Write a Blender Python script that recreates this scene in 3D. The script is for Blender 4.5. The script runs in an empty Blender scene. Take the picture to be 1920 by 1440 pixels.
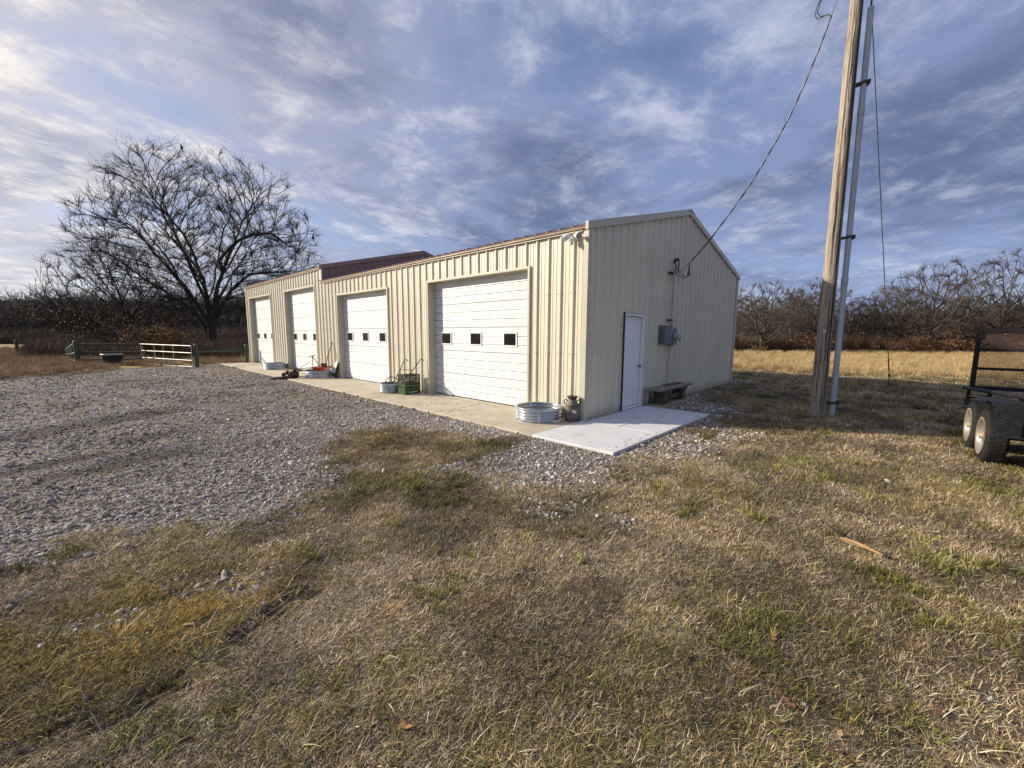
import bpy, math, random
import numpy as np
from mathutils import Vector, Matrix

random.seed(7)
R = math.radians
scene = bpy.context.scene
COL = scene.collection

# ------------------------------------------------------------------ camera
cam_d = bpy.data.cameras.new('camera')
cam = bpy.data.objects.new('camera', cam_d)
COL.objects.link(cam)
cam_d.sensor_fit = 'HORIZONTAL'
cam_d.sensor_width = 36.0
cam_d.lens = 764.938 / 1920 * 36.0
cam_d.clip_start = 0.05
cam_d.clip_end = 3000
YAW, PITCH, ROLL = 0.761, -0.122, 0.005
CAM = Vector((-6.631, -4.385, 1.673))
_f = Vector((math.cos(YAW) * math.cos(PITCH), math.sin(YAW) * math.cos(PITCH), math.sin(PITCH)))
_r = Vector((math.sin(YAW), -math.cos(YAW), 0))
_u = _r.cross(_f)
_r2 = _r * math.cos(ROLL) + _u * math.sin(ROLL)
_u2 = _u * math.cos(ROLL) - _r * math.sin(ROLL)
_m = Matrix((_r2, _u2, -_f)).transposed().to_4x4()
_m.translation = CAM
cam.matrix_world = _m
scene.camera = cam

# ------------------------------------------------------------------ light and exposure
SUN_EL = R(22.0)
SUN_XY = Vector((-0.55, 0.835)).normalized()
SUN = Vector((SUN_XY.x * math.cos(SUN_EL), SUN_XY.y * math.cos(SUN_EL), math.sin(SUN_EL)))
sun_d = bpy.data.lights.new('sun', 'SUN')
sun_d.energy = 5.0
sun_d.angle = R(0.9)
sun_d.color = (1.0, 0.895, 0.735)
sun = bpy.data.objects.new('sun', sun_d)
COL.objects.link(sun)
sun.rotation_euler = SUN.to_track_quat('Z', 'Y').to_euler()
sun.location = (0, 0, 60)

scene.view_settings.view_transform = 'Standard'
scene.view_settings.look = 'None'
scene.view_settings.gamma = 1.0
scene.view_settings.exposure = 0.45
scene.view_settings.use_curve_mapping = False
scene.cycles.max_bounces = 6
scene.cycles.diffuse_bounces = 4
scene.cycles.use_denoising = True


# ------------------------------------------------------------------ node helper
class NT:
    def __init__(self, tree):
        self.t = tree
        self.n = tree.nodes
        self.l = tree.links

    def node(self, typ, ins=None, **props):
        nd = self.n.new(typ)
        for k, v in props.items():
            setattr(nd, k, v)
        for k, v in (ins or {}).items():
            self.put(nd.inputs[k], v)
        return nd

    def put(self, sock, v):
        if hasattr(v, 'is_output'):
            self.l.new(v, sock)
        else:
            sock.default_value = v

    def math(self, op, a, b=0.0, c=0.0, clamp=False):
        nd = self.n.new('ShaderNodeMath')
        nd.operation = op
        nd.use_clamp = clamp
        self.put(nd.inputs[0], a)
        self.put(nd.inputs[1], b)
        self.put(nd.inputs[2], c)
        return nd.outputs[0]

    def vmath(self, op, a, b=(0, 0, 0)):
        nd = self.n.new('ShaderNodeVectorMath')
        nd.operation = op
        self.put(nd.inputs[0], a)
        if op == 'SCALE':
            self.put(nd.inputs[3], b)
        else:
            self.put(nd.inputs[1], b)
        return nd.outputs[1] if op in ('DOT_PRODUCT', 'LENGTH', 'DISTANCE') else nd.outputs[0]

    def sstep(self, v, a, b, lo=0.0, hi=1.0):
        nd = self.n.new('ShaderNodeMapRange')
        nd.interpolation_type = 'SMOOTHSTEP'
        self.put(nd.inputs[0], v)
        for i, x in enumerate((a, b, lo, hi)):
            self.put(nd.inputs[i + 1], x)
        return nd.outputs[0]

    def mix(self, f, a, b, blend='MIX'):
        nd = self.n.new('ShaderNodeMix')
        nd.data_type = 'RGBA'
        nd.blend_type = blend
        nd.clamp_factor = True
        self.put(nd.inputs[0], f)
        for i, x in ((6, a), (7, b)):
            if isinstance(x, tuple) and len(x) == 3:
                x = (*x, 1)
            self.put(nd.inputs[i], x)
        return nd.outputs[2]

    def noise(self, vec, scale, detail=4.0, rough=0.55, dist=0.0, out='Fac'):
        nd = self.n.new('ShaderNodeTexNoise')
        self.put(nd.inputs['Vector'], vec)
        self.put(nd.inputs['Scale'], scale)
        self.put(nd.inputs['Detail'], detail)
        self.put(nd.inputs['Roughness'], rough)
        self.put(nd.inputs['Distortion'], dist)
        return nd.outputs[out]

    def ramp(self, fac, stops, interp='LINEAR'):
        nd = self.n.new('ShaderNodeValToRGB')
        nd.color_ramp.interpolation = interp
        el = nd.color_ramp.elements
        while len(el) < len(stops):
            el.new(0.5)
        for e, (p, c) in zip(el, stops):
            e.position = p
            e.color = (*c, 1) if len(c) == 3 else c
        self.put(nd.inputs[0], fac)
        return nd.outputs[0]


# ------------------------------------------------------------------ world: daylight sky with a layer of cloud
world = bpy.data.worlds.new('World')
scene.world = world
world.use_nodes = True
wt = NT(world.node_tree)
wt.n.clear()
sky = wt.node('ShaderNodeTexSky')
sky.sky_type = 'NISHITA'
sky.sun_disc = False
sky.sun_elevation = SUN_EL
sky.sun_rotation = math.atan2(SUN_XY.x, SUN_XY.y)
sky.altitude = 200
sky.air_density = 1.0
sky.dust_density = 0.6
sky.ozone_density = 2.0
wd = wt.node('ShaderNodeTexCoord').outputs['Generated']
sep = wt.node('ShaderNodeSeparateXYZ', {0: wd})
dz = wt.math('MAXIMUM', sep.outputs[2], 0.0)
inv = wt.math('DIVIDE', 1.0, wt.math('ADD', dz, 0.10))
plane = wt.node('ShaderNodeCombineXYZ', {0: wt.math('MULTIPLY', sep.outputs[0], inv), 1: wt.math('MULTIPLY', sep.outputs[1], inv), 2: 0.0}).outputs[0]
# streaks run roughly away from the sun side: stretch the layer along one direction
mp = wt.node('ShaderNodeMapping', {'Vector': plane, 'Rotation': (0, 0, R(-52)), 'Scale': (0.85, 1.0, 1.0)}).outputs[0]
warp = wt.noise(mp, 0.8, 3.0, 0.5, out='Color')
mpw = wt.vmath('ADD', mp, wt.vmath('SCALE', wt.vmath('SUBTRACT', warp, (0.5, 0.5, 0.5)), 0.55))
big = wt.noise(wt.vmath('ADD', mpw, (3.1, 7.7, 0.0)), 0.75, 3.0, 0.5)
mid = wt.noise(wt.vmath('ADD', mpw, (11.3, 2.2, 0.0)), 2.1, 5.0, 0.55)
fine = wt.noise(mpw, 5.2, 7.0, 0.66)
dens = wt.math('ADD', wt.math('MULTIPLY', big, 0.5), wt.math('ADD', wt.math('MULTIPLY', mid, 0.34), wt.math('MULTIPLY', fine, 0.16)))
cover = wt.sstep(dens, 0.28, 0.50)
thick = wt.sstep(wt.math('ADD', wt.math('MULTIPLY', big, 0.62), wt.math('MULTIPLY', mid, 0.38)), 0.46, 0.62)
bright = wt.sstep(wt.math('ADD', wt.math('MULTIPLY', mid, 0.5), wt.math('MULTIPLY', fine, 0.5)), 0.455, 0.66)
sdot = wt.math('MAXIMUM', wt.vmath('DOT_PRODUCT', wd, tuple(SUN)), 0.0)
glow = wt.math('POWER', sdot, 2.6)
thin_c = wt.mix(glow, (4.5, 4.85, 6.0), (11.5, 10.2, 8.4))
grey_c = wt.mix(glow, (2.0, 2.5, 4.2), (6.0, 5.7, 5.9))
dark_c = wt.mix(glow, (1.0, 1.3, 2.35), (3.2, 3.4, 4.2))
cl = wt.mix(bright, grey_c, thin_c)
cl = wt.mix(wt.math('MULTIPLY', thick, wt.math('SUBTRACT', 1.0, wt.math('MULTIPLY', bright, 0.55))), cl, dark_c)
lowair = wt.sstep(sep.outputs[2], 0.0, 0.30, 1.0, 0.0)
cl = wt.mix(wt.math('MULTIPLY', lowair, 0.30), cl, wt.mix(glow, (3.0, 4.0, 6.6), (9.0, 8.2, 7.2)))
skyc = wt.mix(1.0, sky.outputs[0], (1.05, 1.02, 1.12), 'MULTIPLY')
out_c = wt.mix(wt.math('MULTIPLY', cover, 0.94), skyc, cl)
bg = wt.node('ShaderNodeBackground', {'Color': out_c, 'Strength': 0.095})
wt.node('ShaderNodeOutputWorld', {'Surface': bg.outputs[0]})
world.cycles.sampling_method = 'MANUAL'
world.cycles.sample_map_resolution = 512


# ------------------------------------------------------------------ materials
def newmat(name):
    m = bpy.data.materials.new(name)
    m.use_nodes = True
    t = NT(m.node_tree)
    t.n.clear()
    out = t.node('ShaderNodeOutputMaterial')
    b = t.node('ShaderNodeBsdfPrincipled')
    t.l.new(b.outputs[0], out.inputs[0])
    return m, t, b


def mat(name, c1, c2=None, scale=4.0, rough=0.6, metal=0.0, bump=0.0, bscale=30.0, stretch=(1, 1, 1), lo=0.35, hi=0.65,
        spec=0.5, c3=None, s3=1.0, t3=(0.55, 0.7), bdist=0.01):
    m, t, b = newmat(name)
    co = t.node('ShaderNodeTexCoord').outputs['Object']
    co = t.node('ShaderNodeMapping', {'Vector': co, 'Scale': stretch}).outputs[0]
    col = None
    if c2 is None:
        c2 = tuple(x * 0.85 for x in c1)
    n = t.noise(co, scale, 5.0, 0.6)
    col = t.mix(t.sstep(n, lo, hi), c1, c2)
    if c3 is not None:
        n3 = t.noise(t.vmath('ADD', co, (5.3, 1.7, 9.1)), s3, 5.0, 0.65)
        col = t.mix(t.sstep(n3, *t3), col, c3)
    t.put(b.inputs['Base Color'], col)
    b.inputs['Metallic'].default_value = metal
    b.inputs['Specular IOR Level'].default_value = spec
    t.put(b.inputs['Roughness'], t.math('ADD', rough, t.math('MULTIPLY', t.math('SUBTRACT', n, 0.5), 0.25), clamp=True))
    if bump:
        bn = t.noise(co, bscale, 4.0, 0.6)
        bp = t.node('ShaderNodeBump', {'Strength': bump, 'Distance': bdist, 'Height': bn})
        t.l.new(bp.outputs[0], b.inputs['Normal'])
    return m


M = {}
m, t, b = newmat('tan_painted_steel')
co = t.node('ShaderNodeNewGeometry').outputs['Position']
n1 = t.noise(co, 0.8, 4.0, 0.6)
st = t.noise(t.node('ShaderNodeMapping', {'Vector': co, 'Scale': (7, 7, 0.22)}).outputs[0], 1.0, 5.0, 0.65)
st2 = t.noise(t.node('ShaderNodeMapping', {'Vector': co, 'Scale': (3, 3, 1.6)}).outputs[0], 2.4, 6.0, 0.7)
c = t.mix(t.sstep(n1, 0.35, 0.65), (0.66, 0.61, 0.475), (0.615, 0.57, 0.44))
c = t.mix(t.math('MULTIPLY', t.sstep(st, 0.52, 0.74), 0.38), c, (0.47, 0.42, 0.32))
zz = t.node('ShaderNodeSeparateXYZ', {0: co}).outputs[2]
spl = t.math('MULTIPLY', t.sstep(t.math('ADD', zz, t.math('MULTIPLY', st2, 0.55)), 0.28, 0.50, 1.0, 0.0), 0.55)
c = t.mix(spl, c, (0.33, 0.265, 0.18))
c = t.mix(t.math('MULTIPLY', t.sstep(st2, 0.62, 0.78), 0.25), c, (0.42, 0.36, 0.26))
t.put(b.inputs['Base Color'], c)
t.put(b.inputs['Roughness'], t.math('MULTIPLY_ADD', n1, 0.3, 0.28))
dent = t.noise(co, 1.7, 3.0, 0.5)
bp = t.node('ShaderNodeBump', {'Strength': 0.35, 'Distance': 0.03, 'Height': dent})
t.l.new(bp.outputs[0], b.inputs['Normal'])
M['tan_metal'] = m
M['tan_trim'] = mat('tan_trim_steel', (0.53, 0.49, 0.385), (0.49, 0.455, 0.355), 1.5, 0.42, bump=0.06, bscale=4.0)
M['brown_metal'] = mat('brown_painted_steel', (0.27, 0.185, 0.165), (0.235, 0.16, 0.142), 1.2, 0.45, bump=0.05, bscale=3.0)
M['eave_brown'] = mat('weathered_brown_eave_steel', (0.30, 0.18, 0.07), (0.20, 0.115, 0.048), 3.0, 0.5)
M['white_door'] = mat('white_painted_door_steel', (0.635, 0.655, 0.665), (0.575, 0.595, 0.605), 2.0, 0.45, bump=0.05, bscale=9.0,
                      stretch=(1, 1, 6), c3=(0.50, 0.51, 0.515), s3=1.4, t3=(0.58, 0.82))
M['white_paint'] = mat('white_paint', (0.80, 0.80, 0.79), (0.75, 0.75, 0.75), 3.0, 0.45)
M['walk_door'] = mat('smooth_white_door_paint', (0.78, 0.80, 0.82), (0.73, 0.76, 0.79), 1.2, 0.4)
M['rubber'] = mat('black_rubber', (0.012, 0.012, 0.012), (0.022, 0.021, 0.019), 8.0, 0.8, spec=0.25, bump=0.3, bscale=60)
M['galv'] = mat('galvanised_steel', (0.56, 0.59, 0.63), (0.47, 0.50, 0.54), 3.0, 0.26, metal=0.8, bump=0.05, bscale=40)
M['galv_dull'] = mat('dull_galvanised_steel', (0.50, 0.52, 0.53), (0.38, 0.40, 0.41), 6.0, 0.5, metal=0.5)
M['concrete_old'] = mat('weathered_concrete', (0.53, 0.47, 0.36), (0.45, 0.39, 0.29), 1.6, 0.85, bump=0.3, bscale=55, bdist=0.004,
                        c3=(0.36, 0.29, 0.19), s3=2.4, t3=(0.6, 0.76))
M['concrete_new'] = mat('fresh_pale_concrete', (0.66, 0.66, 0.655), (0.60, 0.60, 0.60), 2.2, 0.85, bump=0.3, bscale=80, bdist=0.003,
                        c3=(0.47, 0.455, 0.43), s3=2.2, t3=(0.52, 0.78))
M['pole_wood'] = mat('weathered_pole_wood', (0.40, 0.325, 0.235), (0.24, 0.185, 0.13), 7.0, 0.85, bump=0.7, bscale=26, stretch=(6, 6, 0.45),
                     c3=(0.10, 0.075, 0.055), s3=4.0, t3=(0.62, 0.72), bdist=0.02)
m, t, b = newmat('weathered_pole')
co = t.node('ShaderNodeTexCoord').outputs['Object']
g1 = t.noise(t.node('ShaderNodeMapping', {'Vector': co, 'Scale': (15, 15, 0.8)}).outputs[0], 1.6, 6.0, 0.75)
g2 = t.noise(t.node('ShaderNodeMapping', {'Vector': co, 'Scale': (9, 9, 0.5)}).outputs[0], 1.3, 4.0, 0.6)
g3 = t.noise(t.node('ShaderNodeMapping', {'Vector': co, 'Scale': (3, 3, 1.1)}).outputs[0], 1.5, 4.0, 0.6)
c = t.mix(t.sstep(g1, 0.36, 0.64), (0.19, 0.150, 0.115), (0.47, 0.40, 0.315))
c = t.mix(t.math('MULTIPLY', t.sstep(g2, 0.50, 0.66), 0.55), c, (0.27, 0.24, 0.205))
c = t.mix(t.math('MULTIPLY', t.sstep(g3, 0.56, 0.72), 0.5), c, (0.30, 0.19, 0.10))
crk = t.sstep(g1, 0.36, 0.41, 1.0, 0.0)
c = t.mix(t.math('MULTIPLY', crk, 0.9), c, (0.05, 0.038, 0.028))
t.put(b.inputs['Base Color'], c)
b.inputs['Roughness'].default_value = 0.9
bp = t.node('ShaderNodeBump', {'Strength': 0.9, 'Distance': 0.02, 'Height': g1})
t.l.new(bp.outputs[0], b.inputs['Normal'])
M['pole_wood'] = m
M['bench_wood'] = mat('old_grey_board', (0.33, 0.265, 0.20), (0.20, 0.15, 0.11), 5.0, 0.8, bump=0.4, bscale=30, stretch=(0.6, 7, 7))
M['bench_base'] = mat('pale_worn_board', (0.42, 0.33, 0.22), (0.28, 0.21, 0.13), 5.0, 0.8, bump=0.4, bscale=30, stretch=(0.6, 7, 7))
M['bench_leg'] = mat('dark_stained_wood', (0.115, 0.085, 0.052), (0.05, 0.038, 0.026), 7.0, 0.75, bump=0.4, bscale=24)
M['black_wire'] = mat('black_cable_jacket', (0.018, 0.018, 0.020), (0.03, 0.03, 0.032), 12.0, 0.6)
M['grey_wire'] = mat('bare_grey_wire', (0.16, 0.16, 0.17), (0.10, 0.10, 0.11), 20.0, 0.5, metal=0.4)
M['pvc_grey'] = mat('grey_blue_conduit_plastic', (0.42, 0.47, 0.52), (0.36, 0.41, 0.46), 2.0, 0.5, stretch=(2, 2, 0.4))
M['box_grey'] = mat('grey_utility_enamel', (0.13, 0.145, 0.155), (0.11, 0.125, 0.135), 5.0, 0.5)
M['meter_glass'] = mat('meter_glass', (0.36, 0.38, 0.40), (0.28, 0.30, 0.32), 6.0, 0.12)
M['pane'] = mat('dark_window_pane', (0.006, 0.006, 0.007), (0.010, 0.010, 0.011), 2.0, 0.03, spec=0.22)
M['dark_iron'] = mat('dark_iron', (0.028, 0.022, 0.020), (0.05, 0.034, 0.026), 9.0, 0.6, bump=0.2, bscale=40)
M['rust_iron'] = mat('rusty_cast_iron', (0.075, 0.028, 0.022), (0.030, 0.018, 0.016), 8.0, 0.75, bump=0.5, bscale=30)
M['orange_paint'] = mat('faded_orange_red_paint', (0.50, 0.075, 0.022), (0.38, 0.05, 0.018), 6.0, 0.5)
M['brown_pot'] = mat('brown_rusty_can', (0.13, 0.075, 0.035), (0.08, 0.045, 0.025), 9.0, 0.7)
M['crate_green'] = mat('dark_green_crate_plastic', (0.030, 0.062, 0.016), (0.045, 0.078, 0.022), 5.0, 0.45)
M['crate_black'] = mat('grimy_olive_black_crate_plastic', (0.030, 0.036, 0.020), (0.022, 0.024, 0.018), 5.0, 0.5)
M['can_rust'] = mat('rusty_milk_can_metal', (0.19, 0.17, 0.145), (0.10, 0.080, 0.065), 7.0, 0.7, metal=0.2, bump=0.25, bscale=25,
                    c3=(0.30, 0.28, 0.25), s3=5.0, t3=(0.62, 0.7))
M['trailer_black'] = mat('black_trailer_enamel', (0.008, 0.008, 0.008), (0.016, 0.014, 0.012), 4.0, 0.6, spec=0.3, bump=0.1, bscale=30)
M['diamond'] = mat('dark_tread_plate', (0.020, 0.021, 0.026), (0.035, 0.036, 0.042), 14.0, 0.38, metal=0.3, bump=0.3, bscale=50)
M['mesh_rust'] = mat('rusty_expanded_mesh', (0.085, 0.052, 0.036), (0.042, 0.028, 0.022), 9.0, 0.7, metal=0.2)
M['deck_wood'] = mat('dark_deck_plank', (0.10, 0.075, 0.055), (0.06, 0.046, 0.035), 6.0, 0.85, stretch=(0.5, 6, 6))
M['rim'] = mat('silver_wheel_steel', (0.36, 0.35, 0.33), (0.26, 0.24, 0.21), 7.0, 0.38, metal=0.5)
M['hub'] = mat('dirty_hub_steel', (0.40, 0.33, 0.20), (0.25, 0.20, 0.13), 10.0, 0.5, metal=0.3)
M['sidewall'] = mat('tan_sidewall', (0.27, 0.205, 0.12), (0.17, 0.13, 0.08), 6.0, 0.85)  # tan ring on the outer face of the tyre
M['fence_green'] = mat('dark_green_pipe_enamel', (0.018, 0.050, 0.030), (0.028, 0.056, 0.036), 5.0, 0.5)
M['fence_dark'] = mat('dull_dark_pipe_enamel', (0.022, 0.030, 0.025), (0.04, 0.036, 0.028), 5.0, 0.6)
M['gate_galv'] = mat('bright_galvanised_tube', (0.46, 0.45, 0.43), (0.36, 0.35, 0.33), 5.0, 0.5, metal=0.2)
M['tub_black'] = mat('black_plastic_tub', (0.008, 0.008, 0.009), (0.016, 0.016, 0.018), 5.0, 0.6, spec=0.25)
M['bark_dark'] = mat('dark_bark', (0.050, 0.041, 0.034), (0.032, 0.027, 0.023), 6.0, 0.9, bump=0.6, bscale=10, stretch=(2, 2, 0.5), bdist=0.03)
M['bark_grey'] = mat('grey_brown_bark', (0.105, 0.082, 0.062), (0.062, 0.048, 0.037), 3.0, 0.9, bump=0.5, bscale=8, stretch=(2, 2, 0.5), bdist=0.03)
M['bark_far'] = mat('far_grey_bark', (0.075, 0.066, 0.060), (0.050, 0.044, 0.040), 2.0, 0.9)
M['bird'] = mat('black_feathers', (0.012, 0.012, 0.014), (0.02, 0.02, 0.022), 9.0, 0.7)
M['stick'] = mat('broken_bright_wood', (0.40, 0.27, 0.13), (0.27, 0.16, 0.075), 9.0, 0.8, bump=0.5, bscale=40, stretch=(1, 8, 8))
M['stick_bark'] = mat('red_brown_bark_chip', (0.20, 0.10, 0.05), (0.13, 0.07, 0.04), 12.0, 0.85, bump=0.5, bscale=40)
M['door_gray'] = mat('dull_brass_knob', (0.30, 0.28, 0.24), (0.22, 0.20, 0.17), 10.0, 0.3, metal=0.8)
M['board_pale'] = mat('pale_blue_grey_board', (0.52, 0.57, 0.56), (0.44, 0.49, 0.48), 5.0, 0.6)
M['decal'] = mat('white_print', (0.75, 0.75, 0.72), (0.65, 0.65, 0.62), 20.0, 0.6)


def leafmat(name, stops):
    m, t, b = newmat(name)
    at = t.node('ShaderNodeAttribute', attribute_name='col')
    oi = t.node('ShaderNodeObjectInfo')
    v = t.math('MULTIPLY_ADD', oi.outputs['Random'], 0.5, 0.75)
    tn = t.node('ShaderNodeAttribute', attribute_name='tone', attribute_type='INSTANCER').outputs['Fac']
    v = t.math('MULTIPLY', v, t.math('SUBTRACT', 1.0, tn))
    c = t.vmath('SCALE', at.outputs['Color'], v)
    t.put(b.inputs['Base Color'], c)
    b.inputs['Roughness'].default_value = 0.75
    b.inputs['Specular IOR Level'].default_value = 0.2
    return m


M['blade'] = leafmat('grass_blade', None)
M['leaf'] = leafmat('dry_leaf', None)
m, t, b = newmat('crushed_limestone')
oi = t.node('ShaderNodeObjectInfo')
co = t.node('ShaderNodeTexCoord').outputs['Object']
c = t.ramp(oi.outputs['Random'], [(0.0, (0.16, 0.125, 0.10)), (0.3, (0.32, 0.275, 0.235)), (0.6, (0.47, 0.42, 0.37)), (0.85, (0.61, 0.56, 0.505)), (1.0, (0.78, 0.73, 0.675))])
tn = t.node('ShaderNodeAttribute', attribute_name='tone', attribute_type='INSTANCER').outputs['Fac']
c = t.mix(t.math('MULTIPLY', tn, 0.85, clamp=True), c, t.mix(0.22, (0.075, 0.060, 0.050), c))
t.put(b.inputs['Base Color'], c)
b.inputs['Roughness'].default_value = 0.9
M['stone'] = m

# ground: soil, thatch and crushed stone, blended by attributes on the sheet
m, t, b = newmat('ground_soil_thatch_gravel')
P = t.node('ShaderNodeNewGeometry').outputs['Position']
ga = t.node('ShaderNodeAttribute', attribute_name='gravel').outputs['Fac']
da = t.node('ShaderNodeAttribute', attribute_name='damp').outputs['Fac']
fa = t.node('ShaderNodeAttribute', attribute_name='field').outputs['Fac']
n_s = t.noise(P, 9.0, 6.0, 0.65)
n_f = t.noise(P, 70.0, 4.0, 0.65)
n_l = t.noise(P, 0.55, 4.0, 0.55)
n_g = t.noise(t.vmath('ADD', P, (40.0, 13.0, 0.0)), 0.9, 5.0, 0.6)
soil = t.mix(t.sstep(n_s, 0.35, 0.68), (0.045, 0.031, 0.019), (0.105, 0.074, 0.046))
st1 = t.noise(t.node('ShaderNodeMapping', {'Vector': P, 'Rotation': (0, 0, 0.5), 'Scale': (1, 5, 1)}).outputs[0], 40.0, 4.0, 0.7)
st2 = t.noise(t.node('ShaderNodeMapping', {'Vector': P, 'Rotation': (0, 0, 2.0), 'Scale': (1, 5, 1)}).outputs[0], 40.0, 4.0, 0.7)
streak = t.math('MAXIMUM', st1, st2)
thatch = t.mix(t.sstep(n_l, 0.38, 0.64), (0.31, 0.24, 0.145), (0.25, 0.205, 0.14))
thatch = t.mix(t.sstep(n_g, 0.50, 0.66), thatch, (0.21, 0.19, 0.08))
grassc = t.mix(t.sstep(streak, 0.46, 0.68), soil, thatch)
fieldc = t.mix(t.sstep(n_s, 0.3, 0.7), (0.46, 0.315, 0.13), (0.36, 0.245, 0.11))
grassc = t.mix(fa, grassc, fieldc)
vor = t.node('ShaderNodeTexVoronoi', {'Vector': P, 'Scale': 34.0, 'Randomness': 1.0}, feature='F1')
vd = t.node('ShaderNodeTexVoronoi', {'Vector': P, 'Scale': 34.0, 'Randomness': 1.0}, feature='DISTANCE_TO_EDGE')
vr = t.node('ShaderNodeSeparateColor', {0: vor.outputs['Color']}).outputs[0]
gcol = t.ramp(vr, [(0.0, (0.13, 0.10, 0.078)), (0.35, (0.23, 0.187, 0.152)), (0.7, (0.34, 0.29, 0.245)), (1.0, (0.52, 0.465, 0.41))])
gcol = t.mix(t.sstep(vd.outputs['Distance'], 0.0, 0.09), (0.085, 0.068, 0.056), gcol)
gcol = t.mix(t.math('MULTIPLY', t.sstep(n_g, 0.40, 0.66), 0.42), gcol, (0.26, 0.205, 0.16))
gcol = t.mix(t.math('MULTIPLY', t.sstep(n_l, 0.48, 0.68), 0.25), gcol, (0.46, 0.425, 0.40))
gcol = t.mix(t.math("MULTIPLY", da, 0.85), gcol, (0.05, 0.042, 0.036))
gm = t.sstep(t.math('ADD', ga, t.math('MULTIPLY', t.math('SUBTRACT', n_s, 0.5), 0.9)), 0.36, 0.62)
t.put(b.inputs['Base Color'], t.mix(gm, grassc, gcol))
b.inputs['Roughness'].default_value = 0.95
b.inputs['Specular IOR Level'].default_value = 0.15
hgt = t.mix(gm, t.math('ADD', t.math('MULTIPLY', streak, 0.7), t.math('MULTIPLY', n_s, 0.8)), t.math('MINIMUM', t.math('MULTIPLY', vd.outputs['Distance'], 4.0), 1.0))
bp = t.node('ShaderNodeBump', {'Strength': 0.8, 'Distance': 0.018, 'Height': hgt})
t.l.new(bp.outputs[0], b.inputs['Normal'])
M['ground'] = m


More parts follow.
